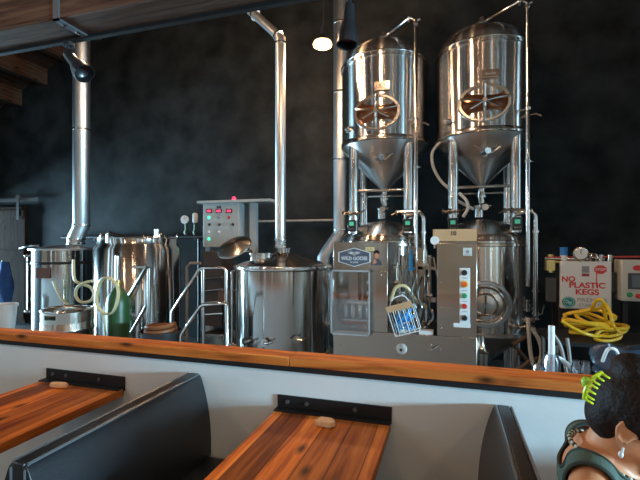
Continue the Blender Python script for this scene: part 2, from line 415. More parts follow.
def table(x, w, label, name_group):
    flat('dull grey steel', (.16, .165, .18), .45, .6)
    t = thing('wall_table', label, 'table', (x, 1.45, 0), name_group)
    Y0, Y1 = .78, WY-.012
    MB().box((x-w/2, Y0, .716), (x+w/2, Y1, .76)).build('tabletop', TABLE, t, bevel=.003)
    m = MB(); m.box((x-w/2-.004, WY-.009, .745), (x+w/2+.004, WY-.001, .825)); m.box((x-w/2-.004, WY-.06, .76), (x+w/2+.004, WY-.001, .766))
    br = m.build('wall_bracket', BLACKM, t)
    for k in (-.41, -.23, .2):
        MB().cyl((x+k*w, WY-.016, .795), (x+k*w, WY-.009, .795), .011, n=6).build('bolt', MATS['dull grey steel'], br)
    MB().cyl((x, Y0+.25, .03), (x, Y0+.25, .716), .038).build('leg', BLACKM, t)
    MB().lathe([(0, 0), (.26, 0), (.26, .012), (.06, .03), (0, .03)], (x, Y0+.25, 0), 32).build('foot', BLACKM, t)
    return t
TX = [-2.087, -.546]
table(TX[0], .583, 'reclaimed plank table at the left edge, left of the bench', 'plank tables fixed to the half wall')
table(TX[1], .572, 'reclaimed plank table in the middle, between two benches', 'plank tables fixed to the half wall')
# small tan packets
q = P(325, 425, 1.86); c = V((q.x, 1.86, .7605))
m = MB(); m.prism([c+V(a) for a in ((-.045, -.025, 0), (.03, -.035, 0), (.052, -.005, 0), (.028, .03, 0), (-.03, .03, 0))], (0, 0, .027))
tag(m.build('tan_packet', TAN, bevel=.006), 'small tan folded packet on the middle plank table', 'packet', 'tan packets on the tables')
q = P(59, 391, 1.88); c = V((q.x, 1.88, .7605))
m = MB(); M = Matrix.Rotation(.25, 4, 'Z')
m.lathe([(0, -.052), (.014, -.05), (.0185, -.035), (.0185, .035), (.014, .05), (0, .052)], c+V((0, 0, .0185)), 14, (1, .15, 0))
tag(m.build('tan_packet', TAN), 'rounded tan roll lying on the left plank table', 'packet', 'tan packets on the tables')

# ------------------------------------------------------------------ lamps
def track_head(base, tip, mount, label):
    """bell shaped spot; base = narrow end, tip = mouth"""
    base, tip, mount = V(base), V(tip), V(mount); d = tip-base; L = d.length
    t = thing('spot_lamp', label, 'lamp', mount, 'black spot lamps on the beam')
    MB().lathe([(0, 0), (.08*L, 0), (.13*L, .04*L), (.145*L, .3*L), (.16*L, .5*L), (.21*L, .64*L), (.25*L, .8*L), (.25*L, L), (.235*L, L), (.22*L, .8*L), (0, .62*L)], base, 28, d).build('lamp_shade', BLACKP, t)
    MB().tube([mount, mount+(base-mount)*.5+V((0, 0, -.01)), base+d*.18], .011, 8).build('stem', BLACKM, t)
    MB().cyl(mount, mount+V((0, 0, -.025)), .035).build('mounting_base', BLACKM, t)
Yl = WY+.17
mt = P(69, 41, Yl); mt.z = zb-.022
track_head(P(67.5, 53, Yl), P(85, 74, Yl-.03), mt, 'black spot lamp beside the steel strap and left flue')
mt = P(350, -6, Yl); mt.z = zb-.022
track_head(P(349.5, 4, Yl), P(347, 45, Yl-.02), mt, 'black spot lamp hanging in front of the thick flue pipe')
lp = P(322.5, 46, 4.6)
t = thing('pendant_lamp', 'lit pendant lamp hanging left of the fermenters', 'lamp', (lp.x, lp.y, zroof(lp.x)))
MB().tube([(lp.x+.02, lp.y, zroof(lp.x)), (lp.x+.015, lp.y, lp.z+.6), (lp.x, lp.y, lp.z+.2)], .006, 6, 4).build('cord', BLACKM, t)
MB().lathe([(0, .2), (.02, .2), (.024, .13), (.05, .105), (.09, .07), (.108, .045), (.1, .045), (.08, .062), (0, .075)], lp, 32).build('lamp_shade', BLACKM, t)
MB().lathe([(0, .07), (.05, .065), (.095, .048), (.11, .02), (.105, .0), (.07, -.018), (0, -.025)], lp, 28).build('bulb', flat('warm bulb', (1, .62, .28), .4, emit=5), t)
pl = bpy.data.lights.new('pendant_light', 'POINT'); pl.energy = 100; pl.color = (1, .58, .28); pl.shadow_soft_size = .06
po = bpy.data.objects.new('pendant_light', pl); COL.objects.link(po); po.location = lp+V((0, -.0, -.14))
# warm ceiling lamps over the booths, behind the camera
for (x, y, lz) in ((-.75, 2.75, 4.5), (-2.9, 2.9, 4.5), (-3.4, -.6, 3.4), (-.9, -1.6, 4.6), (.2, -2.2, 4.9), (2.4, -.6, 3.8)):
    t = thing('hanging_lamp', 'warm hanging lamp over the booths behind the viewer' if y < 2 else 'warm hanging lamp high over the canning machine and kettles', 'lamp', (x, y, ZC), 'hanging lamps over the booths' if y < 2 else 'hanging lamps over the brewhouse')
    MB().cyl((x, y, lz+.1), (x, y, ZC), .008, n=8).build('cord', BLACKM, t); MB().lathe([(0, .1), (.03, .1), (.12, -.02), (.11, -.02), (0, .07)], (x, y, lz+.03), 24).build('lamp_shade', BLACKM, t)
    MB().ell((x, y, lz-.06), .09, 14).build('bulb', MATS['warm bulb'], t)
    li = bpy.data.lights.new('booth_light', 'POINT'); li.energy = 46 if y < 2 else 75; li.color = (1, .62, .36); li.shadow_soft_size = .1
    o = bpy.data.objects.new('booth_light', li); COL.objects.link(o); o.location = (x, y, lz-.25)

# ------------------------------------------------------------------ fermenters: two stacks of two tanks
TR = .53
LG = .456
def oval_manway(parent, c, nrm, rx, rz, dm=None):
    """oval door on the tank side: collar, dished door, cross yoke and hand wheel"""
    c = V(c); n_ = V(nrm).normalized(); u = V((0, 0, 1)).cross(n_).normalized()*-1; w = V((0, 0, 1))
    E = lambda k, a, d: c + n_*d + u*(math.cos(a)*rx*k) + w*(math.sin(a)*rz*k)
    N = 40; A = [2*PI*i/N for i in range(N)]
    m = MB(); rows = [(1.0, -.06), (1.0, .035), (.97, .045), (.86, .045), (.84, .03), (.84, -.05)]
    vs = [E(k, a, d) for k, d in rows for a in A]
    m.add(vs, [[r*N+i, r*N+(i+1) % N, (r+1)*N+(i+1) % N, (r+1)*N+i] for r in range(len(rows)-1) for i in range(N)])
    man = m.build('manway', TUBE, parent)
    rows = [(.84, .0), (.7, .012), (.4, .03), (.15, .036)]
    vs = [E(k, a, d) for k, d in rows for a in A]+[c+n_*.037]
    fs = [[r*N+i, r*N+(i+1) % N, (r+1)*N+(i+1) % N, (r+1)*N+i] for r in range(len(rows)-1) for i in range(N)]
    fs += [[3*N+i, 3*N+(i+1) % N, 4*N] for i in range(N)]
    MB().add(vs, fs).build('manway_door', dm or COPPERG, man)
    if dm:
        m = MB()
        for k in (.72, .45):
            m.tube([E(k, a, .02+.03*(1-k)) for a in A], .012, 8, closed=True)
        m.cyl(c+n_*.02, c+n_*.09, .03, n=14); m.tube([c+n_*.08-w*.1, c+n_*.08+w*.1], .012, 8)
        m.build('door_handle', TUBE, man); return man
    m = MB(); m.tube([E(.95, PI/2, .05), c+w*rz*.55+n_*.085, c+n_*.1, c-w*rz*.55+n_*.085, E(.95, -PI/2, .05)], .017, 8)
    for a in (PI/2, PI/2+2.1, PI/2-2.1):
        m.tube([c+n_*.11, c+n_*.135+(u*math.cos(a)+w*math.sin(a))*rx*.62], .011, 8)
    m.cyl(c+n_*.05, c+n_*.14, .022, n=12)
    m.tube([c+n_*.1, c+n_*.09+u*rx*.5+w*rz*.12, E(.92, .25, .05)], .012, 8); m.tube([c+n_*.1, c+n_*.09-u*rx*.5+w*rz*.12, E(.92, PI-.25, .05)], .012, 8)
    m.build('yoke_handle', TUBE, man)
    return man
def clamp(m, p, d, r=.03):
    p = V(p); d = V(d).normalized(); m.cyl(p-d*.012, p+d*.012, r, n=16); m.ell(p+basis(d)[0]*(r+.008), .01, 8)
def butterfly(parent, p, d, name='valve', handle=(0, -1, .6)):
    p, d = V(p), V(d).normalized(); m = MB(); m.cyl(p-d*.05, p+d*.05, .022, n=14); m.cyl(p-d*.02, p+d*.02, .036, n=18)
    clamp(m, p-d*.05, d, .034); clamp(m, p+d*.05, d, .034)
    o = m.build(name, TUBE, parent); h = V(handle).normalized()
    MB().tube([p+h*.03, p+h*.06, p+h*.06+d*.1+h*.02], .008, 8).build('valve_handle', TUBE, o)
    return o
def upper_tank(x, y, label, hose_side):
    zr, zc, zo = 3.745, 2.82, 2.29
    t = thing('fermenter_tank', label, 'tank', (x, y, 1.72), 'upper conical fermenters')
    MB().lathe([(TR, zc), (TR+.002, zc+.015), (TR, zc+.03), (TR, zr-.05), (TR, zr)], (x, y, 0), 72).build('shell', STEEL, t)
    m = MB(); m.lathe([(TR, zr-.01), (TR+.018, zr-.005), (TR+.018, zr+.03), (TR-.02, zr+.045), (TR-.03, zr+.06)]+[(TR*.94*math.cos(a), zr+.06+.30*math.sin(a)) for a in [k*PI/2/9 for k in range(10)]], (x, y, 0), 72)
    dome = m.build('dome', STEEL, t)
    MB().torus((x, y, zr+.052), TR-.012, .012, (0, 0, 1), 60, 8).build('rim', TUBE, dome)
    MB().lathe([(TR+.006, zc+.02), (TR+.012, zc+.01), (TR+.012, zc-.03), (TR+.004, zc-.04)], (x, y, 0), 72).build('seam_band', TUBE, t)
    MB().lathe([(TR, zc-.02), (TR*.985, zc-.05), (TR*.6, zc-.28), (.07, zo), (.05, zo-.015), (.05, zo-.04)], (x, y, 0), 72).build('cone', CONE, t)
    # legs
    for a in (-PI/4, -3*PI/4, PI/4, 3*PI/4):
        px, py = x+LG*math.cos(a), y+LG*math.sin(a)
        m = MB(); m.cyl((px, py, 1.745), (px, py, zc-.01), .058, n=20); m.lathe([(0, 0), (.07, 0), (.07, .03), (.058, .04), (0, .04)], (px, py, zc-.03), 20)
        lg = m.build('leg', TUBE, t)
        m = MB(); m.cyl((px, py, 1.86), (px, py, 1.885), .065, n=20); m.cyl((px, py, 1.715), (px, py, 1.745), .07, n=20)
        m.build('collar', TUBE, lg)
    b = .33
    m = MB()
    for p, q in (((-b, -b), (b, -b)), ((-b, b), (b, b)), ((-b, -b), (-b, b)), ((b, -b), (b, b))):
        m.cyl((x+p[0], y+p[1], 2.22), (x+q[0], y+q[1], 2.22), .017, n=10)
    m.build('cross_brace', TUBE, t)
    # outlet under the cone
    m = MB(); m.cyl((x, y, zo), (x, y, zo-.14), .036, n=16)
    for z in (zo-.04, zo-.14): clamp(m, (x, y, z), (0, 0, 1), .055)
    m.tube([(x, y, zo-.13), (x, y, 2.08), (x+.01, y-.05, 2.02), (x+.02, y-.2, 2.0)], .026, 12, 4)
    m.build('outlet', TUBE, t)
    butterfly(t, (x, y, zo-.2), (0, 0, 1), handle=(-.5, -1, .2))
    butterfly(t, (x+.02, y-.25, 2.0), (0, 1, 0), handle=(1, -.1, .3))
    m = MB(); m.cyl((x-.03, y-.02, 1.9), (x-.03, y-.02, 2.02), .05, n=18); m.cyl((x-.03, y-.02, 2.02), (x-.03, y-.02, 2.035), .062, n=18); m.build('relief_cap', TUBE, t)
    # racking arm on the cone
    zc2 = 2.60; rr = .30
    m = MB(); m.cyl((x+.01, y-rr+.03, zc2), (x+.01, y-rr-.1, zc2-.02), .03, n=16); clamp(m, (x+.01, y-rr-.06, zc2-.015), (0, -1, 0), .05)
    m.tube([(x+.01, y-rr-.09, zc2-.015), (x+.07, y-rr-.12, zc2-.03), (x+.16, y-rr-.13, zc2+.03)], .012, 8, 4)
    m.tube([(x, y-rr-.1, zc2), (x-.09, y-rr-.11, zc2+.05), (x-.05, y-rr-.11, zc2+.1), (x+.02, y-rr-.11, zc2+.05)], .01, 8)
    m.build('racking_valve', TUBE, t)
    butterfly(t, (x+.01, y-rr-.12, zc2-.015), (.4, -1, 0), handle=(1, 0, .5))
    # manway, plate
    oval_manway(t, (x-.01, y-TR+.03, 3.085), (0, -1, 0), .27, .205)
    pl_ = MB().box((x-.035, y-TR-.022, 3.325), (x+.135, y-TR-.002, 3.42)).build('name_plate', BRUSH, t)
    m = MB()
    for k in range(5): m.box((x+.0+k*.021, y-TR-.0245, 3.365), (x+.012+k*.021, y-TR-.022, 3.385))
    m.box((x-.02, y-TR-.0245, 3.34), (x+.12, y-TR-.022, 3.343)); m.build('engraving', GREYT, pl_)
    # small ports on the shell
    for (a, z) in ((-2.35, 2.95), (-.72, 2.95)):
        d = V((math.cos(a), math.sin(a), 0)); p = V((x, y, z))+d*TR; m = MB(); m.cyl(p-d*.02, p+d*.05, .02, n=12); clamp(m, p+d*.03, d, .034)
        m.tube([p+d*.05, p+d*.08+V((.05, 0, .01)), p+d*.08+V((.1, 0, -.02))], .011, 8); m.build('sample_port', TUBE, t)
    m = MB(); p = V((x-.34, y-.12, zr+.2)); m.cyl(p-V((0, 0, .08)), p+V((0, 0, .06)), .018, n=12); m.ell(p+V((0, 0, .06)), .026, 10); m.build('vacuum_relief', TUBE, t)
    # blow off pipe: from the top fitting out over the rim and down the front right side
    top = V((x, y-.05, zr+.36)); rx_ = x+.42; ry = y-.46
    m = MB(); m.cyl(top-V((0, 0, .06)), top+V((0, 0, .07)), .05, n=18); clamp(m, top+V((0, 0, .05)), (0, 0, 1), .068); m.cyl(top+V((0, 0, .07)), top+V((0, 0, .12)), .03, n=14)
    m.build('top_fitting', TUBE, t)
    hi = V((rx_-.03, ry, 4.13)); hi.z = 4.13
    m = MB(); m.tube([top+V((0, 0, .06)), top+V((.08, -.03, .08)), hi+V((-.03, 0, .01)), (rx_, ry, 4.1), (rx_, ry, 1.15)], .021, 12)
    clamp(m, (rx_, ry, 4.06), (0, 0, 1), .036); clamp(m, (rx_, ry, 3.0), (0, 0, 1), .032); clamp(m, (rx_, ry, 2.45), (0, 0, 1), .032); clamp(m, hi+V((-.05, .01, 0)), (1, 0, 0), .036)
    m.cyl((rx_, ry, 3.0), (rx_-.12, ry+.06, 3.0), .009, n=8)
    m.cyl((rx_, ry, 2.45), (rx_+.05, ry, 2.45), .009, n=8)
    m.ell((rx_+.03, ry, 4.1), .02, 8)
    m.build('blow_off_pipe', TUBE, t)
    # temperature controllers on the front legs
    for sg in (-1, 1):
        cx_, cy_ = x+sg*.325, y-.325
        b_ = MB().box((cx_-.048, cy_-.11, 1.735), (cx_+.048, cy_-.055, 1.875)).build('controller', BLACKP, t, bevel=.006)
        MB().box((cx_-.026, cy_-.113, 1.805), (cx_+.026, cy_-.11, 1.85)).build('screen', LCD, b_)
        m = MB()
        for k in range(3): m.ell((cx_-.024+k*.024, cy_-.112, 1.765), .007, 8)
        m.build('button', GREYT, b_)
    # cooling lines at the leg collars
    m = MB()
    m2 = MB(); m2.tube([(x-.43, y-.39, 1.95), (x-.25, y-.4, 1.95)], .015, 8); m.tube([(x+.2, y-.42, 1.955), (x+.47, y-.42, 1.955)], .013, 8)
    for k in (-.43, -.36, -.27, .2, .27, .41): clamp(m2 if k < 0 else m, (x+k, y-.405, 1.952), (1, 0, 0), .03)
    m2.tube([(x-.25, y-.4, 1.95), (x-.16, y-.42, 1.99)], .01, 6); m.tube([(x+.21, y-.42, 1.955), (x+.14, y-.44, 1.92)], .01, 6)
    m.build('cooling_line', TUBE, t); m2.build('cooling_line', TUBE, t)
    return t
def lower_tank(x, y, label):
    zr, zc = 1.62, .62
    t = thing('fermenter_tank', label, 'tank', (x, y, 0), 'lower fermenters under the upper ones')
    MB().lathe([(TR, zc), (TR, zr)], (x, y, 0), 72).build('shell', STEEL, t)
    m = MB(); m.lathe([(TR, zr), (TR+.006, zr+.01), (TR-.005, zr+.04), (TR*.97, zr+.07), (TR*.9, zr+.095), (.36, zr+.17), (.2, zr+.235), (.07, zr+.26), (0, zr+.262)], (x, y, 0), 72)
    m.build('dome', STEEL, t)
    MB().lathe([(TR+.003, 1.60), (TR+.014, 1.595), (TR+.014, 1.565), (TR+.003, 1.56)], (x, y, 0), 72).build('seam_band', BRUSH, t)
    MB().lathe([(TR+.002, zc+.02), (TR+.01, zc+.01), (TR+.01, zc-.02), (TR*.98, zc-.03), (.08, .22), (.05, .2), (.05, .12), (0, .12)], (x, y, 0), 72).build('cone', CONE, t)
    for a in (-PI/4, -3*PI/4, PI/4, 3*PI/4):
        px, py = x+LG*math.cos(a), y+LG*math.sin(a); m = MB(); m.cyl((px, py, .02), (px, py, zc), .05, n=18); m.cyl((px, py, 0), (px, py, .02), .075, n=18)
        m.build('leg', TUBE, t)
    oval_manway(t, (x-.0, y-TR+.03, .95), (0, -1, 0), .27, .25, CONE)
    m = MB(); d = V((.55, -.83, 0)); p = V((x, y, .72))+d*TR
    m.cyl(p-d*.02, p+d*.07, .022, n=12); clamp(m, p+d*.05, d, .04); m.tube([p+d*.07, p+d*.09+V((.06, 0, .02)), p+d*.09+V((.14, 0, 0))], .016, 8); clamp(m, p+d*.09+V((.12, 0, 0)), (1, 0, 0), .034)
    m.build('sample_port', TUBE, t)
    # the bent pipe at the right shoulder
    rx_, ry = x+.50, y-.42
    m = MB(); pth = [(x+.30, y-.42, 1.9), (x+.42, y-.42, 1.93)]+[(rx_-.08+.08*math.sin(a), ry, 1.86+.08*math.cos(a)) for a in [k*PI/2/5 for k in range(6)]]+[(rx_, ry, .86)]
    m.tube(pth, .024, 12); clamp(m, (rx_, ry, 1.72), (0, 0, 1), .036); clamp(m, (rx_, ry, 1.1), (0, 0, 1), .036)
    pp = m.build('cleaning_pipe', TUBE, t)
    butterfly(t, (rx_, ry, .86), (0, 0, 1), handle=(1, -.3, 0)); butterfly(t, (rx_-.08, ry-.04, .80), (1, 0, 0), handle=(0, -1, .3)); butterfly(t, (rx_-.09, ry-.03, .95), (0, 0, 1), handle=(-.5, -1, 0))
    return t
TY = 5.28
xa = P(384.5, 120, TY).x; xb = P(481.5, 120, TY).x
lower_tank(xa, TY, 'lower steel fermenter hidden behind the canning machine, under the left upper tank')
lower_tank(xb, TY, 'lower steel fermenter standing right of the canning machine control panel')
upper_tank(xa, TY, 'upper left conical steel fermenter, stacked behind the canning machine', -1)
upper_tank(xb, TY, 'upper right conical steel fermenter, stacked highest on the right', 1)
m = MB(); m.tube([(xb-.46, TY-.2, 2.78), P(432.5, 152, TY-.3), P(433, 166, TY-.3), P(440, 180, TY-.3), P(450, 190, TY-.3), P(457, 200, TY-.3), (xb-.1, TY-.16, 1.99)], .017, 10, 6)
tag(m.build('clear_hose', HOSEW), 'milky hose looping down left of the upper right fermenter cone', 'hose')
m = MB(); m.tube([P(459, 193, TY-.4), P(466, 200, TY-.42), P(468, 208, TY-.42), P(463, 217, TY-.42)], .017, 10, 6)
tag(m.build('clear_hose', HOSEW), 'short milky hose curving under the upper right fermenter cone', 'hose')

# ------------------------------------------------------------------ brewhouse on the left
def rad(px, w, Y): return .5*w*S(px, Y)*math.cos(math.atan((px-320)/F))
def legs(t, x, y, r, z, n=4, lr=.03):
    for k in range(n):
        a = PI/4+2*PI*k/n; px, py = x+r*math.cos(a), y+r*math.sin(a)
        m = MB(); m.cyl((px, py, 0), (px, py, z), lr, n=14); m.cyl((px, py, 0), (px, py, .015), lr*1.7, n=14); m.build('leg', TUBE, t)
# big kettle with the domed lid and flue
KY = 4.3; kp = P(283, 260, KY); kx = kp.x; kr = rad(283, 94, KY)
t = thing('brew_kettle', 'steel brewing kettle with flat cone lid and flue, left of the canning machine', 'kettle', (kx, KY, 0))
zt = 1.345
MB().lathe([(kr, .33), (kr, zt)], (kx, KY, 0), 72).build('shell', STEEL2, t)
MB().lathe([(kr+.004, zt-.03), (kr+.022, zt-.02), (kr+.026, zt), (kr+.02, zt+.02), (kr-.01, zt+.025)], (kx, KY, 0), 72).build('rim', TUBE, t)
MB().lathe([(kr, zt+.018), (kr*.8, zt+.055), (kr*.4, zt+.105), (.1, zt+.135), (.075, zt+.15), (.075, zt+.2), (0, zt+.2)], (kx, KY, 0), 72).build('lid', STEEL2, t)
MB().lathe([(kr+.003, .46), (kr+.012, .455), (kr+.012, .43), (kr+.003, .425)], (kx, KY, 0), 72).build('seam_band', BRASS, t)
MB().lathe([(0, .27), (kr*.6, .28), (kr*.97, .31), (kr, .335)], (kx, KY, 0), 60).build('bottom_dish', STEEL2, t)
legs(t, kx, KY, kr*.8, .31)
mh = P(262, 258, KY-.12)
m = MB(); m.lathe([(.14, -.08), (.14, .055), (.152, .06), (.152, .075), (.125, .075), (.125, -.08)], (mh.x, KY-.12, zt+.07), 40)
hh = m.build('hatch_collar', TUBE, t)
hc = P(234, 246.5, KY-.12); nrm = V((-.30, -.32, 1)).normalized(); nrm = V((-.1, -.6, .79)).normalized()
m = MB(); m.lathe([(0, .035), (.1, .03), (.175, .012), (.195, 0), (.2, -.014), (.185, -.014), (.17, 0), (0, .018)], hc, 36, nrm); hl = m.build('hatch_lid', CONE, hh)
m = MB(); m.tube([hc+V((.13, 0, -.05)), hc+V((.2, .02, -.05)), V((mh.x-.13, KY-.12, zt+.11))], .014, 8); m.build('hinge', TUBE, hh)
def front(x, y, r, a, z): d = V((math.sin(a), -math.cos(a), 0)); return V((x, y, z))+d*r, d
for a, z in ((-.35, .62), (.05, .63), (.62, .66), (-.2, .52)):
    p, d = front(kx, KY, kr, a, z); m = MB(); m.cyl(p-d*.02, p+d*.06, .02, n=12); clamp(m, p+d*.04, d, .036); s_ = V((0, 0, 1)).cross(d)
    m.tube([p+d*.06, p+d*.08+s_*.05, p+d*.08+s_*.1+V((0, 0, .02))], .01, 8); m.build('valve', TUBE, t)
m = MB()
for sg, a in ((1, -1.08),):
    p, d = front(kx, KY, kr+.035, a, 1.3); q_, _ = front(kx, KY, kr+.035, a, .5); m.cyl(p, q_, .013, n=10); m.cyl(p, p-d*.04, .013, n=8); m.cyl(q_, q_-d*.04, .013, n=8)
m.build('sight_glass', TUBE, t)
m = MB(); p, d = front(kx, KY, kr+.03, -1.15, .5); m.ell(p, (.05, .05, .035), 14); m.tube([p, p+V((-.1, -.1, -.05)), p+V((-.25, -.1, -.02))], .02, 8, 4); m.build('outlet', TUBE, t)

# open topped kettle
OY = 4.5; kp = P(138.5, 260, OY); ox = kp.x; orad = rad(138.5, 88, OY)
zo_ = 1.575
t = thing('brew_kettle', 'open-topped steel kettle behind the green gas bottle and stair rail', 'kettle', (ox, OY, 0))
m = MB(); m.lathe([(orad, .3), (orad, zo_-.05), (orad*.93, zo_), (orad*.93, zo_+.09), (orad*.905, zo_+.09), (orad*.905, zo_-.02), (orad*.97, zo_-.07), (orad*.97, .32), (0, .3), (0, .28), (orad, .3)], (ox, OY, 0), 72); m.build('shell', STEEL2, t)
MB().torus((ox, OY, zo_+.09), orad*.92, .014, (0, 0, 1), 60, 8).build('rim', TUBE, t)
legs(t, ox, OY, orad*.8, .3)
m = MB()
for k in range(5):
    a = 2*PI*k/5+.9; p = V((ox+orad*.95*math.cos(a), OY+orad*.95*math.sin(a), zo_+.03)); m = MB(); m.cyl(p, p+V((0, 0, .09)), .012, n=8); m.ell(p+V((0, 0, .1)), .018, 8); m.build('lid_clamp', TUBE, t)
m = MB(); m.tube([(ox-.38, OY-.1, zo_+.17), (ox-.12, OY, zo_+.085), (ox+.12, OY+.05, zo_+.1), (ox+.32, OY+.1, zo_+.12)], .012, 8); m.cyl((ox+.28, OY, zo_+.02), (ox+.28, OY, zo_+.2), .03, n=12); m.build('sparge_arm', TUBE, t)
p, d = front(ox, OY, orad, .55, .75); m = MB(); m.cyl(p-d*.02, p+d*.12, .035, n=14); clamp(m, p+d*.07, d, .055); m.build('valve', TUBE, t)
p, d = front(ox, OY, orad+.03, .28, 1.45); q_, _ = front(ox, OY, orad+.03, .28, .45); MB().cyl(p, q_, .022, n=12).build('sight_glass', TUBE, t)

# left kettle
LY = 4.75; kp = P(64, 260, LY); lx = kp.x; lr_ = rad(64, 64, LY)
zl = 1.50
t = thing('brew_kettle', 'steel kettle with flat grey lid under the left flue pipe', 'kettle', (lx, LY, 0))
MB().lathe([(0, .28), (lr_, .3), (lr_, zl)], (lx, LY, 0), 64).build('shell', STEEL2, t)
MB().lathe([(lr_-.01, zl-.005), (lr_+.035, zl), (lr_+.035, zl+.022), (lr_*.6, zl+.05), (.1, zl+.07), (0, zl+.07)], (lx, LY, 0), 64).build('lid', DUCT, t)
m = MB(); m.lathe([(lr_+.002, zl-.16), (lr_+.008, zl-.165), (lr_+.008, zl-.19), (lr_+.002, zl-.195)], (lx, LY, 0), 64); m.build('seam_band', BLACKM, t)
legs(t, lx, LY, lr_*.8, .3)
p, d = front(lx, LY, lr_+.006, .2, 1.19)
pp = MB().box((-.1, -.012, -.07), (.1, .012, .07), Matrix.Translation(p) @ Matrix.Rotation(.12, 4, 'Z')).build('name_plate', flat('brown plate', (.12, .05, .03), .4), t)
m = MB(); p0, d = front(lx, LY, lr_, -1.12, 1.42); p1, _ = front(lx, LY, lr_, -1.12, .62)
m.tube([p0, p0+d*.1, p1+d*.1, p1], .014, 8)
for p in (p0, p1): clamp(m, p+d*.05, d, .03); m.ell(p+d*.1, .03, 10)
m.build('sight_glass', TUBE, t)
m = MB(); m.tube([(lx-lr_-.06, LY-.3, zl+.03), (lx-lr_*.6, LY-.36, zl+.06), (lx-.1, LY-.3, zl+.07)], .02, 8, 4); m.build('lid_handle', TUBE, t)

# flue pipes
def flue(label, pts, r, bands, foot):
    t = thing('flue_pipe', label, 'pipe', foot)
    MB().tube(pts, r, 24).build('pipe', DUCT, t)
    for p, d in bands:
        p = V(p); d = V(d).normalized(); MB().cyl(p-d*.012, p+d*.012, r+.008, n=24).build('band', TUBE, t)
    return t
FY = 4.9; r1 = rad(81, 18, FY); a = P(75.5, 247, FY); b = P(82, 233, FY); xb_ = P(82, 100, FY).x
zl0 = zl+.075
yk = LY+.12
fx0 = P(76, 245, yk).x; fx1 = P(81.5, 100, yk).x; r1 = rad(81, 18, yk)
flue('tall wide galvanised flue pipe rising from the left kettle', [(fx0, yk, zl0), (fx0, yk, P(76, 238, yk).z), (fx1, yk, P(81, 226, yk).z), (fx1, yk, zroof(fx1)-.2)], r1,
     [((fx0, yk, P(76, 239, yk).z), (0, 0, 1)), ((fx1, yk, P(81, 225, yk).z), (0, 0, 1)), ((fx1, yk, P(81, 130, yk).z), (0, 0, 1)), ((fx0, yk, zl0+.02), (0, 0, 1))], (fx0, yk, zl0))
r2 = rad(281, 10.5, KY); zb2 = P(280.5, 40, KY).z; e1 = P(280.5, 38, KY); e2 = P(252, 12, KY+.1); kfx = P(280.5, 150, KY).x
d12 = (e2-e1)
flue('slim flue pipe with an elbow, rising from the domed brewing kettle', [(kfx, KY, zt+.2), (kfx, KY, e1.z), e2, e2+V((0, .05, 1.2)), (e2.x, e2.y+.05, zroof(e2.x)+.05)], r2,
     [((kfx, KY, zt+.22), (0, 0, 1)), ((kfx, KY, zt+.29), (0, 0, 1)), ((kfx, KY, e1.z-.06), (0, 0, 1)), (e1+d12*.08, d12), (e1+d12*.9, d12)], (kfx, KY, zt+.2))
GY = 5.85; r3 = rad(342, 15, GY); gx = P(341, 100, GY).x; gz = P(341, 238, GY).z; g0 = P(327, 257, GY)
flue('thick flue pipe rising behind the left fermenter stack', [(g0.x-.02, GY-.05, .2), (g0.x-.02, GY-.05, g0.z), (g0.x+.02, GY-.03, g0.z+.06), (gx-.04, GY, gz), (gx, GY, gz+.08), (gx, GY, ZC)], r3,
     [((gx, GY, P(340, z, GY).z), (0, 0, 1)) for z in (24, 93, 160, 230)], (g0.x-.02, GY-.05, .2))
# dark pipe along the back wall and wall straps
zp = P(140, 237, 6.08).z
t = thing('wall_pipe', 'long dark pipe running along the back wall behind the kettles', 'pipe', (-4, 6.08, zp))
MB().cyl((P(62, 237, 6.08).x, 6.08, zp), (P(205, 237, 6.08).x, 6.08, zp), .032, n=12).build('pipe', BLACKM, t)
for px in (95, 150, 196):
    q = P(px, 237, 6.08); MB().box((q.x-.02, 6.06, zp-.06), (q.x+.02, 6.2, zp+.0)).build('bracket', BLACKM, t)
zp2 = P(300, 220.5, 6.08).z
t = thing('wall_pipe', 'thin grey pipe along the back wall between the two flue pipes', 'pipe', (-2, 6.1, zp2))
MB().cyl((P(258, 220, 6.1).x, 6.1, zp2), (P(352, 220, 6.1).x, 6.1, zp2), .018, n=10).build('pipe', HOSEG, t)
for px in (265, 312): q = P(px, 220, 6.1); MB().box((q.x-.015, 6.1, zp2-.03), (q.x+.015, 6.2, zp2)).build('bracket', BLACKM, t)
# gauges standing on the wall pipe
for px, lb in ((184, 'round white pressure gauge on the dark wall pipe, left one'), (193, 'pressure regulator with white cap on the dark wall pipe, right one')):
    q = P(px, 237, 6.0); x = q.x; z = zp+.033
    t = thing('pressure_gauge' if px == 184 else 'pressure_regulator', lb, 'gauge', (x, 6.06, z))
    m = MB(); m.cyl((x, 6.06, z), (x, 6.06, z+.2), .022, n=12); m.cyl((x, 6.06, z+.02), (x, 6.06, z+.06), .04, n=12); m.build('stem', GREENB, t)
    if px == 184:
        g = MB().lathe([(0, -.02), (.07, -.02), (.07, .015), (.0, .015)], (x, 6.02, z+.25), 24, (0, -1, 0)).build('dial', WPLAS, t)
        MB().box((x-.003, 6.0, z+.25), (x+.003, 6.004, z+.3)).build('needle', RED, g)
    else:
        MB().lathe([(0, 0), (.035, 0), (.045, .02), (.045, .13), (.03, .16), (0, .16)], (x, 6.06, z+.2), 18).build('cap', WPLAS, t)

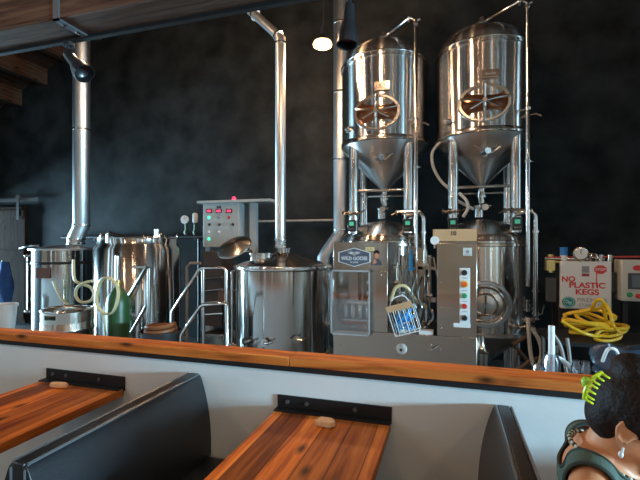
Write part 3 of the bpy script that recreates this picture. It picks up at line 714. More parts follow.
# control cabinet
CY = 5.3
a = P(203, 247, CY); b = P(237, 202.5, CY)
t = thing('control_cabinet', 'grey electrical control cabinet with red displays above the stairs', 'cabinet', ((a.x+b.x)/2, CY+.15, 0))
MB().box((a.x, CY, a.z), (b.x+.03, CY+.32, b.z)).build('box', GREYP, t, bevel=.006)
s0 = P(198, 202, CY-.02); s1 = P(271, 202, CY-.02)
MB().box((s0.x, CY-.05, b.z), (s1.x, CY+.34, b.z+.035)).build('top_shelf', GREYP, t)
c = P(252.5, 230, CY+.1); MB().box((c.x-.045, CY+.1, 0), (c.x+.045, CY+.19, b.z)).build('post', GREYP, t)
c2 = P(207, 230, CY+.1); MB().box((c2.x-.04, CY+.12, 0), (c2.x+.04, CY+.2, a.z)).build('post', GREYP, t)
MB().ell((P(234, 198, CY+.1).x, CY+.1, b.z+.06), (.03, .03, .04), 12).build('beacon', LRED, t)
for px in (209.5, 219, 229.3):
    q = P(px, 211, CY); d_ = MB().box((q.x-.045, CY-.012, q.z-.03), (q.x+.045, CY, q.z+.03)).build('digital_display', BLACKP, t)
    MB().box((q.x-.03, CY-.014, q.z-.014), (q.x+.03, CY-.012, q.z+.014)).build('digits', LRED, d_)
for px, py, mt_ in ((209, 217.5, LGRN), (209, 239, LGRN), (219, 217, GREYT), (229, 217.5, REDP), (209.5, 224.5, BLACKP), (219.5, 224.5, BLACKP), (233, 224.5, BLACKP), (209, 232, WPLAS), (219, 232, WPLAS)):
    q = P(px, py, CY); MB().lathe([(0, .02), (.014, .02), (.018, .012), (.02, 0)], (q.x, CY, q.z), 14, (0, -1, 0)).build('indicator_light' if mt_ in (LGRN, WPLAS) else 'knob', mt_, t)
q = P(219, 207, CY); MB().box((q.x-.035, CY-.01, q.z-.02), (q.x+.035, CY, q.z+.015)).build('main_switch', BLACKP, t)

# stair platform with tubular rails
SY = 3.75
t = thing('stair_platform', 'small steel stair platform with tubular handrails between the kettles', 'stairs', (P(200, 340, SY).x, SY, 0))
for dy, nm in ((0, SY), (1, SY-.35)):
    if dy == 0: A_ = [P(173, 345, SY), P(172.5, 311, SY), P(199, 270, SY), P(202, 268, SY), P(224, 268, SY), P(226, 270, SY), P(226, 330, SY)]
    else: A_ = [P(181, 345, SY-.35), P(181, 335, SY-.35), P(200, 307, SY-.35), P(203, 305, SY-.35), P(226, 303, SY-.35), P(227, 306, SY-.35), P(227, 350, SY-.35)]
    A_[0].z = 0; A_[-1].z = 0
    MB().tube(A_, .0185, 10).build('handrail', TUBE, t)
m = MB(); q = P(203, 268, SY); m.cyl((q.x, SY, 0), (q.x, SY, q.z), .019, n=10); m.build('rail_post', TUBE, t)
xs0, xs1 = P(200, 330, SY).x, P(227, 330, SY).x
MB().box((xs0, SY-.35, .46), (xs1, SY+.1, .5)).build('platform', BRUSH, t)
for k in (1,): MB().box((xs0-.24+.12*k, SY-.33, .14+.16*k), (xs0-.12+.12*k, SY-.02, .165+.16*k)).build('step', BRUSH, t)
# rail in front of the open kettle
RY = 3.85
t = thing('stair_rail', 'slanted steel handrail in front of the open-topped kettle', 'rail', (P(135, 330, RY).x, RY, 0))
p0 = P(118, 338, RY); p0.z = 0
MB().tube([p0, P(118.5, 314, RY), P(146, 268, RY), P(149, 268.5, RY), P(149, 350, RY)], .02, 10).build('handrail', TUBE, t)
MB().tube([P(124, 345, RY), P(147, 305, RY)], .018, 10).build('lower_rail', TUBE, t)
MB().tube([P(133, 267, RY), P(147, 267, RY)], .016, 10).build('grip', TUBE, t)
# heat exchanger, pump and bits between kettles
XY = 4.35
a = P(212, 290, XY); t = thing('pump_unit', 'dark pump unit with brown box standing behind the stair rails', 'pump', (a.x, XY, 0))
MB().box((P(203, 0, XY).x, XY, .62), (P(222, 0, XY).x, XY+.3, 1.5)).build('housing', flat('dark brown enamel', (.05, .035, .03), .5), t, bevel=.01)
MB().box((P(201, 0, XY-.2).x, XY-.2, .4), (P(224, 0, XY-.2).x, XY+.2, .58)).build('motor_box', BRUSH, t, bevel=.01)
m = MB()
for k in range(4): m.cyl((a.x-.12+.0*k, XY-.01, .75+.14*k), (a.x+.14, XY-.01, .78+.14*k), .014, n=8)
m.build('pipework', TUBE, t)
MB().box((a.x-.2, XY-.15, 0), (a.x+.18, XY+.28, .42)).build('frame', BLACKM, t)
m = MB(); q = P(225, 295, XY-.1); m.box((q.x-.09, XY-.1, q.z-.1), (q.x+.09, XY+.1, q.z+.04)); m.build('valve_box', flat('brown enamel', (.14, .08, .05), .5), t, bevel=.008)
m = MB(); q0 = P(187, 263, 4.6); m.tube([(q0.x, 4.6, 0), (q0.x, 4.6, q0.z-.05), (q0.x+.05, 4.6, q0.z), (q0.x+.2, 4.6, q0.z)], .018, 8)
tag(m.build('riser_pipe', HOSEG), 'dull grey bent pipe standing between the open-topped kettle and the stairs', 'pipe')
q0 = P(197, 200, 5.9)
m = MB(); m.cyl((q0.x, 5.95, 0), (q0.x, 5.95, zp-.035), .02, n=8)
tag(m.build('conduit', BLACKM), 'thin black conduit running down from the dark wall pipe to the floor', 'conduit')
# tub with orange hose
q = P(161, 338, 3.43); tz = .62
t = thing('hose_tub', 'black tub beside the slanted handrail, coiled orange hose inside', 'tub', (q.x, 3.43, 0))
MB().lathe([(0, .40), (.16, .40), (.19, .76), (.208, .76), (.208, .73), (.175, .38), (0, .38)], (q.x, 3.43, 0), 36).build('tub_shell', BLACKP, t)
legs(t, q.x, 3.43, .12, .38, 4, .02)
m = MB()
pts = []
for k in range(44): a = 2*PI*k/14; pts.append((q.x+(.148-.008*(k//14))*math.cos(a), 3.43+(.148-.008*(k//14))*math.sin(a), .68+.0032*k))
m.tube(pts, .022, 8); tag(m.build('coiled_hose', ORANGE), 'orange hose coiled inside the black tub', 'hose')
# keg in front
KGY = 3.15; q = P(68, 310, KGY); r = rad(68, 54, KGY)
t = thing('steel_keg', 'steel keg on a dark stand at the left, in front of the left kettle', 'keg', (q.x, KGY, 0))
zk1 = P(68, 309, KGY).z; zk = zk1-.6
MB().lathe([(0, zk+.03), (r*.7, zk+.03), (r*.95, zk+.06), (r, zk+.1), (r, zk+.17), (r*1.035, zk+.185), (r*1.035, zk+.2), (r, zk+.215), (r, zk+.4), (r*1.035, zk+.415), (r*1.035, zk+.43), (r, zk+.445), (r, zk+.5), (r*.93, zk+.53), (r*.5, zk+.55), (0, zk+.555)], (q.x, KGY, 0), 48).build('body', BRUSH, t)
def ring_with_slots(zb_, zt_):
    m = MB(); N = 48
    for i in range(N):
        a0, a1 = 2*PI*i/N, 2*PI*(i+1)/N
        seg = i % 16
        zz = [(zb_, zt_)] if not (3 <= seg <= 6) else [(zb_, zb_+(zt_-zb_)*.35), (zb_+(zt_-zb_)*.72, zt_)]
        for z0, z1 in zz:
            vs = [V((q.x+rr*math.cos(a), KGY+rr*math.sin(a), z)) for z in (z0, z1) for rr in (r*1.01, r*.96) for a in (a0, a1)]
            m.add(vs, [[0, 1, 5, 4], [2, 6, 7, 3], [4, 5, 7, 6], [0, 2, 3, 1]])
    return m
ring_with_slots(zk+.49, zk1).build('top_chime', BRUSH, t)
MB().torus((q.x, KGY, zk1), r*.985, .012, (0, 0, 1), 48, 8).build('rim', TUBE, t)
ring_with_slots(zk, zk+.1).build('bottom_chime', BRUSH, t)
m = MB(); m.cyl((q.x, KGY, zk+.55), (q.x, KGY, zk+.6), .05, n=20); m.build('valve', TUBE, t)
MB().box((q.x-r, KGY-r, 0), (q.x+r, KGY+r, zk)).build('stand', BLACKM, t)
# green gas bottle
GBY = 3.6; q = P(118, 300, GBY); r = .115
t = thing('gas_bottle', 'green gas bottle standing in front of the open-topped kettle', 'gas bottle', (q.x, GBY, 0))
zz = P(118, 287, GBY).z
MB().lathe([(0, 0), (r, 0), (r, zz-.17), (r*.9, zz-.1), (r*.5, zz-.03), (.035, zz), (0, zz)], (q.x, GBY, 0), 32).build('cylinder', GREENB, t)
m = MB(); m.cyl((q.x, GBY, zz), (q.x, GBY, zz+.07), .025, n=12); m.cyl((q.x-.06, GBY, zz+.04), (q.x+.06, GBY, zz+.04), .015, n=10); m.build('valve', BRASS, t)
# cream hose coil hung in front of the gas bottle
cy_ = 3.42; c = P(106.5, 296, cy_); m = MB(); pts = []
for k in range(50):
    a = 2*PI*k/20+1.2; R_ = (.138, .185); pts.append(c+V((R_[0]*math.cos(a)*(1+.02*(k//20)), .012*(k//20)+.01*math.sin(3*a), R_[1]*math.sin(a))))
pts += [c+V((-.09, .05, -.22)), c+V((-.05, .05, -.5)), V((c.x-.05, cy_+.05, .02))]
m.tube(pts, .0115, 8, 2); tag(m.build('coiled_hose', HOSEC), 'cream hose hanging in round loops beside the green gas bottle', 'hose')
cy_ = 4.0; m = MB(); m.tube([P(73.5, 260, cy_+.1), P(74.5, 279, cy_), P(82, 284, cy_), P(90, 287, cy_), P(94, 294, cy_-.02), P(90, 301, cy_-.03), P(81, 302, cy_-.03), P(76, 296, cy_-.03), P(77, 288, cy_-.03), P(84, 283, cy_-.04), P(92, 281, cy_-.04)], .017, 8, 5)
tag(m.build('cream_hose', HOSEC), 'cream hose curling in front of the left kettle above the keg', 'hose')
m = MB(); m.tube([P(53, 281, 4.0), P(57, 290, 4.0), P(62, 299, 4.0), P(68, 306, 4.0), P(70, 325, 4.0), P(70, 345, 4.0), V((P(70, 345, 4.0).x, 4.0, .015))], .014, 8, 5)  # second cream hose
tag(m.build('cream_hose', HOSEC), 'straight cream hose slanting down the left kettle to the keg', 'hose')
# barn door on the back wall, left
t = MB().box((P(-25, 200, 6.12).x, 6.07, .05), (P(27, 200, 6.12).x, 6.13, P(27, 207, 6.12).z)).build('door_1', BARN); struct(t)
x0, x1 = P(-25, 0, 6.12).x, P(27, 0, 6.12).x; zd1 = P(27, 207, 6.12).z
m = MB()
for z in (zd1-.12, zd1-.9, .2): m.box((x0, 6.045, z-.06), (x1, 6.07, z+.06))
m.build('door_batten', BARN, t)
zr_ = P(20, 200, 6.1).z; m = MB(); m.box((P(-25, 0, 6.1).x, 6.08, zr_-.03), (P(39, 0, 6.1).x, 6.1, zr_+.03)); tr = m.build('door_track', flat('rusty track', (.06, .05, .045), .8, spec=.1), t)
m = MB(); xq = P(19, 200, 6.06).x; m.lathe([(0, -.01), (.06, -.01), (.06, .015), (0, .015)], (xq, 6.05, zr_+.04), 20, (0, -1, 0)); m.box((xq-.03, 6.03, zd1-.25), (xq+.03, 6.045, zr_+.04)); m.build('door_roller', MATS['rusty track'], t)
# white bucket and blue apron at the far left
bq = P(2, 318, 3.9)
t = thing('white_bucket', 'white plastic bucket on a black crate at the far left edge', 'bucket', (bq.x, 3.9, 0))
zb_ = P(2, 304, 3.9).z
MB().lathe([(0, zb_-.36), (.13, zb_-.36), (.16, zb_-.03), (.172, zb_-.03), (.172, zb_), (.155, zb_), (.125, zb_-.34), (0, zb_-.34)], (bq.x, 3.9, 0), 36).build('pail', WPLAS, t)
tag(MB().box((bq.x-.2, 3.7, 0), (bq.x+.2, 4.1, zb_-.362)).build('black_crate', BLACKP, bevel=.01), 'black crate under the white bucket, left of the kettles', 'crate')
aq = P(3, 285, 5.6); m = MB(); N = 16
vs = []; fs = []
for j in range(9):
    for i in range(N):
        a = 2*PI*i/N; k = j/8; rr = .1+.09*math.sin(PI*min(1, k*1.1))+.02*math.sin(5*a+j)
        vs.append(V((aq.x+rr*math.cos(a)*1.1, 5.6+rr*.6*math.sin(a), aq.z+.42-.95*k)))
for j in range(8):
    for i in range(N): fs.append([j*N+i, j*N+(i+1) % N, (j+1)*N+(i+1) % N, (j+1)*N+i])
fs += [list(range(N)), [8*N+i for i in range(N)]]
m.add(vs, fs); ap = m.build('blue_apron', BLUEC); tag(ap, 'blue cloth hanging from a stand near the barn door', 'cloth')
t = thing('coat_stand', 'dark stand holding the blue cloth near the barn door', 'stand', (aq.x, 5.6, 0))
MB().cyl((aq.x, 5.6, .02), (aq.x, 5.6, aq.z+.44), .02, n=10).build('pole', BLACKM, t); MB().cyl((aq.x, 5.6, 0), (aq.x, 5.6, .02), .2, n=24).build('base', BLACKM, t)

# ------------------------------------------------------------------ canning machine
MY = 3.4; MD = .62
def mp(px, py, dy=0): return P(px, py, MY+dy)
X0, X1 = mp(333.5, 300).x, mp(477, 300).x
xo0, xo1 = mp(387.5, 300).x, mp(437, 300).x
zt_ = mp(400, 242).z; zob = mp(400, 333.5).z; zw1, zw0 = mp(352, 271).z, mp(352, 331).z
wx0, wx1 = mp(335.5, 300).x, mp(371, 300).x
t = thing('canning_machine', 'steel canning machine with control buttons and hexagonal badge behind the ledge', 'machine', ((X0+X1)/2, MY+MD/2, 0))
CM = t
m = MB(); th = .012
m.box((X0, MY, zw1), (xo0, MY+th, zt_)); m.box((wx1, MY, zob), (xo0, MY+th, zw1)); m.box((X0, MY, zob), (wx0, MY+th, zw1))
if zw0 > zob: m.box((wx0, MY, zob), (wx1, MY+th, zw0))
m.build('front_panel', BRUSH, t, bevel=.002)
MB().box((xo1, MY, zob), (X1, MY+th, mp(457, 243.5).z)).build('control_door', BRUSH, t, bevel=.003)
MB().box((X0, MY, .12), (X1, MY+th, zob)).build('lower_panel', BRUSH, t, bevel=.003)
m = MB()
m.box((X0, MY+th, .12), (X0+th, MY+MD, zt_)); m.box((xo0-th, MY+th, zob), (xo0, MY+MD, zt_)); m.box((X0+th, MY+th, zt_-th), (xo0-th, MY+MD, zt_))
m.build('left_cabinet', BRUSH, t)
m = MB(); m.box((X1-th, MY+th, .12), (X1, MY+MD, zt_)); m.box((xo1, MY+th, zob), (xo1+th, MY+MD, zt_)); m.box((xo1+th, MY+th, zt_-th), (X1-th, MY+MD, zt_)); m.build('right_cabinet', BRUSH, t)
m = MB(); m.box((X0+th, MY+MD-th, .12), (xo0-th, MY+MD, zob)); m.box((xo1+th, MY+MD-th, .12), (X1-th, MY+MD, zt_-th)); m.box((xo0-th, MY+MD-th, .12), (xo1+th, MY+MD, zob)); m.build('back_panel', REFLP, t)
m = MB(); m.box((xo0, MY+th, zob-.02), (xo1, MY+MD-th, zob)); m.box((X0+th, MY+th, zob-.02), (xo0-th, MY+MD-th, zob)); m.build('deck', BRUSH, t)
for x in (X0+.05, X1-.05):
    for y in (MY+.06, MY+MD-.06): MB().cyl((x, y, 0), (x, y, .12), .025, n=12).build('foot', TUBE, t)
# bolts around the doors
m = MB()
for px, py in ((441, 262), (441, 282), (441, 307), (441, 328), (472, 346), (441, 350), (457, 246), (408, 340), (399, 338), (431, 345), (340, 345), (381, 275), (381, 318)):
    p = mp(px, py); m.lathe([(0, .006), (.006, .005), (.0085, 0)], (p.x, MY, p.z), 10, (0, -1, 0))
m.build('screw', TUBE, t)
# clear guard over the left window
g0, g1 = mp(333.5, 270).x, mp(372, 270).x; gz1, gz0 = mp(352, 269.5).z, mp(352, 333).z; gd = .09
m = MB(); m.box((g0, MY-gd, gz0), (g1, MY-gd+.006, gz1)); m.box((g0, MY-gd, gz0), (g0+.006, MY, gz1)); m.box((g1-.006, MY-gd, gz0), (g1, MY, gz1)); m.box((g0, MY-gd, gz1-.006), (g1, MY, gz1))
gd_ = m.build('clear_guard', ACRYL, t)
m = MB(); fr = .012
for (xa_, xb2, za_, zb2_) in ((g0, g0+fr, gz0, gz1), (g1-fr, g1, gz0, gz1), (g0, g1, gz0, gz0+fr), (g0, g1, gz1-fr, gz1)): m.box((xa_, MY-gd-.003, za_), (xb2, MY-gd, zb2_))
m.build('guard_frame', flat('frosted acrylic edge', (.36, .37, .38), .35), gd_)
# the lid seamer and cans behind the guard
m = MB(); cxg = (g0+g1)/2
m.box((g0+.05, MY+.2, zw0+.17), (g1-.06, MY+.36, zw0+.22)); m.box((g0+.07, MY+.24, zw0+.22), (g0+.16, MY+.36, zw1-.02)); m.cyl((cxg+.03, MY+.3, zw0+.22), (cxg+.03, MY+.3, zw1-.03), .032, n=16); m.cyl((cxg+.03, MY+.3, zw0+.3), (cxg+.03, MY+.3, zw0+.36), .055, n=20)
m.box((g0+.03, MY+.12, zw0+.05), (g1-.05, MY+.24, zw0+.075)); m.build('seamer', TUBE, t)
m = MB()
for k in range(4): x = g0+.07+k*.066; m.lathe([(0, 0), (.026, 0), (.032, .01), (.032, .105), (.027, .118), (0, .118)], (x, MY+.17, zw0+.076), 18)
cn = m.build('can_row', STEEL, t)
MB().box((g0+.06, MY+.1, zw0+.035), (g1-.07, MY+.13, zw0+.06)).build('red_strip', flat('rust strip', (.35, .12, .06), .5), t)
# filler heads inside the opening
xc = (xo0+xo1)/2; W_ = xo1-xo0
m = MB(); m.box((xo0+.02, MY+.3, zob+.22), (xo1-.02, MY+.34, zob+.26)); m.box((xo0+.02, MY+.25, zob+.5), (xo1-.02, MY+.38, zob+.525)); m.box((xo1-.17, MY+.25, zob), (xo1-.12, MY+.33, zob+.68)); m.box((xo0+.15, MY+.34, zob+.26), (xo0+.2, MY+.4, zob+.68))
fr_ = m.build('filler_frame', BRUSH, t)
for k in range(4):
    x = xo0+.09+k*.075; m = MB(); m.cyl((x, MY+.3, zob+.3), (x, MY+.3, zob+.5), .016, n=12); m.cyl((x, MY+.3, zob+.525), (x, MY+.3, zob+.62), .024, n=14); m.cyl((x, MY+.3, zob+.08), (x, MY+.3, zob+.22), .01, n=10); m.build('fill_head', TUBE, t)
for x, z, mt_ in ((xo0+.17, zob+.56, BTUBE), (xo1-.1, zob+.6, TUBE), (xo1-.07, zob+.35, TUBE), (xo1-.09, zob+.12, TUBE), (xo0+.06, zob+.45, TUBE)):
    m = MB(); m.cyl((x, MY+.2, z-.05), (x, MY+.2, z+.06), .018, n=14); m.cyl((x, MY+.2, z+.06), (x, MY+.2, z+.11), .01, n=10); m.box((x-.028, MY+.18, z-.065), (x+.028, MY+.235, z-.045)); m.build('air_cylinder', mt_, t)
MB().torus((xo1-.11, MY+.16, zob+.13), .075, .012, (0, -1, .1), 28, 8).build('hose_ring', TUBE, t)
m = MB(); m.tube([(xo0+.0+.02, MY+.06, zob+.25), (xo0+.06, MY+.05, zob+.36), (xo0+.14, MY+.06, zob+.37), (xo0+.22, MY+.1, zob+.26), (xo0+.3, MY+.14, zob+.2)], .014, 8, 6); m.build('product_hose', HOSEC, t)
m = MB()
for k in range(7):
    x = xo0+.05+k*.05; m.tube([(x, MY+.28, zob+.6), (x+.02, MY+.2, zob+.5+.02*(k % 3)), (x+.05-.02*(k % 2), MY+.22, zob+.35), (x+.02, MY+.28, zob+.24)], .006, 6, 5)
m.build('air_tubing', HOSEG, t)
m = MB()
for k in range(3): x = xo1-.07-.05*k; m.tube([(x, MY+.1, zob+.45), (x-.03, MY+.06, zob+.3), (x+.01, MY+.06, zob+.18), (x-.02, MY+.12, zob+.05)], .008, 6, 5)
m.build('supply_hose', BLACKP, t)
MB().box((xo1-.14, MY+.02, zob), (xo1-.03, MY+.1, zob+.028)).build('white_tray', WPLAS, t)
# badge
bc = mp(354.3, 257.2); bw, bh = .135, .078
hexa = lambda k, y: [(bc.x+bw*k*a, y, bc.z+bh*k*b) for a, b in ((-1, -.5), (-1, .5), (0, 1), (1, .5), (1, -.5), (0, -1))]
b_ = MB().prism(hexa(1, MY-.001), (0, -.002, 0)).build('badge', WPLAS, t)
MB().prism(hexa(.93, MY-.003), (0, -.001, 0)).build('badge_field', NAVY, b_)
m = MB()
for sg in (-1, 1):      # spread wings
    for k in range(4):
        a = .35+.28*k; L = .062-.006*k
        p0 = V((bc.x+sg*.004, MY-.0042, bc.z+.024)); d = V((sg*math.cos(a), 0, math.sin(a)*.75)); n_ = V((-d.z, 0, d.x))*.006
        m.prism([p0-n_, p0+d*L, p0+n_], (0, -.001, 0))
m.prism([(bc.x-.007, MY-.0042, bc.z+.03), (bc.x, MY-.0042, bc.z+.006), (bc.x+.007, MY-.0042, bc.z+.03), (bc.x, MY-.0042, bc.z+.045)], (0, -.001, 0))
m.build('wing_emblem', WPLAS, b_)
text('lettering', 'WILD GOOSE', WPLAS, b_, (bc.x, MY-.0045, bc.z-.012), .036, .0006, bold=.0006)
text('lettering', 'FILLING', WPLAS, b_, (bc.x, MY-.0045, bc.z-.042), .02, .0006)
m = MB(); m.box((bc.x-.105, MY-.0048, bc.z+.0062), (bc.x-.03, MY-.0042, bc.z+.0082)); m.box((bc.x+.03, MY-.0048, bc.z+.0062), (bc.x+.105, MY-.0042, bc.z+.0082)); m.build('badge_rule', WPLAS, b_)
# portrait sticker
pc = mp(376.5, 257.5)
st = MB().prism([(pc.x+a, MY-.0005, pc.z+b) for a, b in ((-.045, -.062), (-.038, -.03), (-.018, -.012), (-.022, .02), (-.022, .05), (0, .062), (.022, .05), (.024, .01), (.016, -.012), (.036, -.03), (.044, -.062))], (0, -.0015, 0)).build('portrait_sticker', flat('sticker dark cloth', (.05, .06, .09), .5), t)
SKF = flat('sticker face', (.55, .22, .12), .5)
m = MB(); m.prism([(pc.x+.019*math.cos(a)+.002, MY-.002, pc.z+.018+.028*math.sin(a)) for a in [2*PI*k/18 for k in range(18)]], (0, -.001, 0)); m.prism([(pc.x-.03, MY-.002, pc.z-.06), (pc.x-.03, MY-.002, pc.z-.03), (pc.x-.012, MY-.002, pc.z-.01), (pc.x+.004, MY-.002, pc.z-.04)], (0, -.001, 0)); m.build('sticker_face', SKF, st)
m = MB(); m.prism([(pc.x-.02, MY-.003, pc.z+.025), (pc.x-.018, MY-.003, pc.z+.055), (pc.x+.01, MY-.003, pc.z+.06), (pc.x+.024, MY-.003, pc.z+.045), (pc.x+.023, MY-.003, pc.z+.025), (pc.x, MY-.003, pc.z+.04)], (0, -.001, 0)); m.build('sticker_hair', HAIR, st)
yc = mp(370, 249); ys_ = MB().box((yc.x-.036, MY-.002, yc.z-.014), (yc.x+.036, MY, yc.z+.014)).build('yellow_label', flat('label yellow', (.8, .6, .2), .5), t)
m = MB()
for k, wd in enumerate((.009, .006, .01, .007)): m.box((yc.x-.026+k*.014, MY-.003, yc.z-.007), (yc.x-.026+k*.014+wd, MY-.002, yc.z+.007))
m.build('label_print', GREYT, ys_)
# control strip
ca, cb = mp(459.5, 326).x, mp(470, 326).x; cz0, cz1 = mp(465, 326).z, mp(465, 268).z
cs = MB().box((ca, MY-.006, cz0), (cb, MY, cz1)).build('control_strip', WPLAS, t, bevel=.002)
ca2 = mp(453.5, 0).x; MB().box((ca2, MY-.005, cz0-.012), (cb+.004, MY, cz0+.02)).build('label_plate', WPLAS, t)
def button(px, py, r, mt_, name, L=.03, ring=True):
    p = mp(px, py); o = MB().lathe([(0, L), (r*.8, L), (r, L*.85), (r, 0)], (p.x, MY-.006, p.z), 20, (0, -1, 0)).build(name, mt_, cs)
button(464.3, 272.5, .021, BLACKP, 'selector_switch'); button(464.5, 284, .026, flat('yellow ring', (.8, .5, .02), .4), 'emergency_stop_collar', .012); button(464.5, 284, .02, flat('orange red plastic', (.8, .12, .02), .35), 'emergency_stop', .035)
button(464.5, 295.5, .019, flat('green plastic', (.02, .3, .12), .35), 'start_button', .02); button(464.5, 306, .019, REDP, 'stop_button', .02); button(464.3, 317.5, .021, BLACKP, 'selector_switch')
m = MB()
for py in (278, 290.5, 301, 311.5): p = mp(464.5, py); m.box((p.x-.02, MY-.0075, p.z-.003), (p.x+.02, MY-.006, p.z+.002))
m.build('strip_print', GREYT, cs)
s_ = mp(467.5, 251.7); sq = MB().box((s_.x-.032, MY-.002, s_.z-.03), (s_.x+.032, MY, s_.z+.03)).build('square_sticker', flat('pale sticker', (.6, .6, .56), .5), t)
m = MB(); m.prism([(s_.x+.014*math.cos(a), MY-.0025, s_.z+.014*math.sin(a)) for a in [2*PI*k/16 for k in range(16)]], (0, -.0008, 0)); m.box((s_.x-.022, MY-.003, s_.z-.024), (s_.x+.022, MY-.002, s_.z-.02)); m.build('sticker_print', GREYT, sq)
k_ = mp(401.5, 349); m = MB(); m.lathe([(0, .03), (.03, .03), (.042, .018), (.045, 0)], (k_.x, MY, k_.z), 28, (0, -1, 0)); kk = m.build('round_knob', WPLAS, t); MB().cyl((k_.x, MY-.034, k_.z), (k_.x, MY-.03, k_.z), .012, n=12).build('hub', BLACKP, kk)
hl = mp(435.5, 348); m = MB(); m.tube([(hl.x-.03, MY, hl.z-.02), (hl.x-.03, MY-.03, hl.z-.015), (hl.x+.03, MY-.03, hl.z+.025), (hl.x+.03, MY, hl.z+.02)], .006, 8); m.build('latch_handle', TUBE, t)
gq = mp(435, 240.5, .05); gg = MB().lathe([(0, .02), (.034, .02), (.034, -.01), (0, -.01)], (gq.x, MY+.03, gq.z), 24, (0, -1, 0)).build('pressure_gauge', WPLAS, t); MB().cyl((gq.x, MY+.04, zt_-.05), (gq.x, MY+.04, gq.z), .012, n=8).build('gauge_stem', TUBE, t)
# wire basket of blue tubing hung in the opening
bq = mp(403.5, 315); M = Matrix.Translation((bq.x, MY-.03, bq.z)) @ Matrix.Rotation(-.3, 4, 'Y')
t = thing('wire_basket', 'white wire basket hanging in the canning machine opening', 'basket', (bq.x, MY-.03, bq.z-.15))
hw, hh_, dp = .098, .135, .055
R = lambda x, y, z: M @ V((x, y, z))
m = MB()
for z in (-hh_, hh_*.45):
    m.tube([R(-hw, -dp, z), R(hw, -dp, z), R(hw, dp, z), R(-hw, dp, z)], .005, 6, closed=True)
for k in range(6):
    x = -hw+k*2*hw/5; m.tube([R(x, dp, hh_*.45), R(x, dp, -hh_), R(x, -dp, -hh_), R(x, -dp, hh_*.45)], .003, 6)
m.build('wire_frame', WICKER, t)
m = MB(); m.add([R(*v) for v in ((-hw-.005, -dp-.004, hh_*.42), (hw+.005, -dp-.004, hh_*.42), (hw+.005, -dp-.004, hh_*.78), (-hw-.005, -dp-.004, hh_*.78), (-hw-.005, -dp-.012, hh_*.42), (hw+.005, -dp-.012, hh_*.42), (hw+.005, -dp-.012, hh_*.78), (-hw-.005, -dp-.012, hh_*.78))], [[0, 1, 2, 3], [4, 5, 6, 7], [0, 1, 5, 4], [2, 3, 7, 6], [0, 3, 7, 4], [1, 2, 6, 5]])
tgc = m.build('cardboard_tag', CARD, t)
m = MB(); m.tube([R(-hw*.9, 0, hh_*.45), R(-.05, 0, hh_*1.05), R(.05, 0, hh_*1.1), R(hw*.9, 0, hh_*.45)], .005, 6, 5); m.build('hanger', WICKER, t)
m = MB(); rr = random.Random(3)
for k in range(5):
    pts = [R(rr.uniform(-.08, .08), rr.uniform(-.04, .03), rr.uniform(-.12, .03)) for _ in range(6)]; m.tube(pts, .0055, 6, 5)
tag(m.build('blue_tubing', BTUBE), 'loose blue tubing lying in the white wire basket', 'tubing')
# cardboard box on top of the right cabinet
a, b = mp(432.5, 243), mp(477.5, 243); z0 = zt_+.0015; z1 = mp(455, 229).z
t = thing('cardboard_box', 'low open cardboard box on top of the canning machine', 'box', ((a.x+b.x)/2, MY+.16, z0))
m = MB(); m.box((a.x, MY+.02, z0), (b.x, MY+.3, z0+.004)); m.box((a.x, MY+.02, z0), (b.x, MY+.024, z1)); m.box((a.x, MY+.296, z0), (b.x, MY+.3, z1)); m.box((a.x, MY+.02, z0), (a.x+.004, MY+.3, z1)); m.box((b.x-.004, MY+.02, z0), (b.x, MY+.3, z1)); m.build('tray', CARD, t)
text('lettering', '10', BLACKP, t, ((a.x+b.x)/2-.01, MY+.019, (z0+z1)/2+.015), .045, .0006, bold=.001)

# ------------------------------------------------------------------ keg washer corner on the right
NY = 4.35
def npt(px, py, dy=0): return P(px, py, NY+dy)
a, b = npt(560.5, 308.5), npt(612, 261.5)
t = thing('keg_washer', 'white front panel of keg washer lettered in red above the yellow hose', 'machine', ((a.x+b.x)/2, NY+.2, 0))
pn = MB().box((a.x, NY, a.z), (b.x, NY+.05, b.z)).build('front_panel', WPLAS, t, bevel=.012)
MB().box((a.x+.03, NY+.05, a.z-.25), (b.x-.03, NY+.35, b.z-.03)).build('housing', BLACKP, t)
for x in (a.x+.02, b.x-.04):
    for y in (NY+.06, NY+.32): MB().box((x-.02, y-.02, 0), (x+.02, y+.02, a.z+.02)).build('leg', BLACKM, t)
s_ = S(586, NY)
def ntext(s, px, py, hpx, mat, sx=1.0, bold=.002):
    p = npt(px, py); text('lettering', s, mat, pn, (p.x, NY-.002, p.z), hpx*s_/.70, .001, scale=sx, bold=bold)
ntext('NO', 568.3, 279.3, 5.4, RED, 1.0); ntext('PLASTIC', 587, 285.6, 5.4, RED, 1.13); ntext('KEGS', 587, 292.3, 5.4, RED, 1.15)
c = npt(600.3, 269.6); m = MB(); m.prism([(c.x+.053*math.cos(k), NY-.001, c.z+.042*math.sin(k)) for k in [2*PI*(i+.5)/8 for i in range(8)]], (0, -.002, 0)); m.build('red_sign', REDP, pn)
text('lettering', 'STOP', WPLAS, pn, (c.x, NY-.0035, c.z), .034, .0006)
c2 = npt(596.6, 280); MB().box((c2.x-.004, NY-.002, c2.z-.06), (c2.x+.004, NY, c2.z+.07)).build('sign_post', RED, pn)
c = npt(585.5, 270.8); m = MB(); m.box((c.x-.03, NY-.002, c.z-.018), (c.x+.03, NY, c.z+.042)); m.build('grey_print', GREYT, pn); MB().box((c.x-.03, NY-.002, c.z-.05), (c.x+.03, NY, c.z-.024)).build('red_print', flat('dark red print', (.3, .05, .06), .5), pn)
c = npt(568.7, 302); MB().prism([(c.x+.055*math.cos(k), NY-.001, c.z+.05*math.sin(k)) for k in [2*PI*i/28 for i in range(28)]], (0, -.002, 0)).build('round_badge', TEAL, pn)
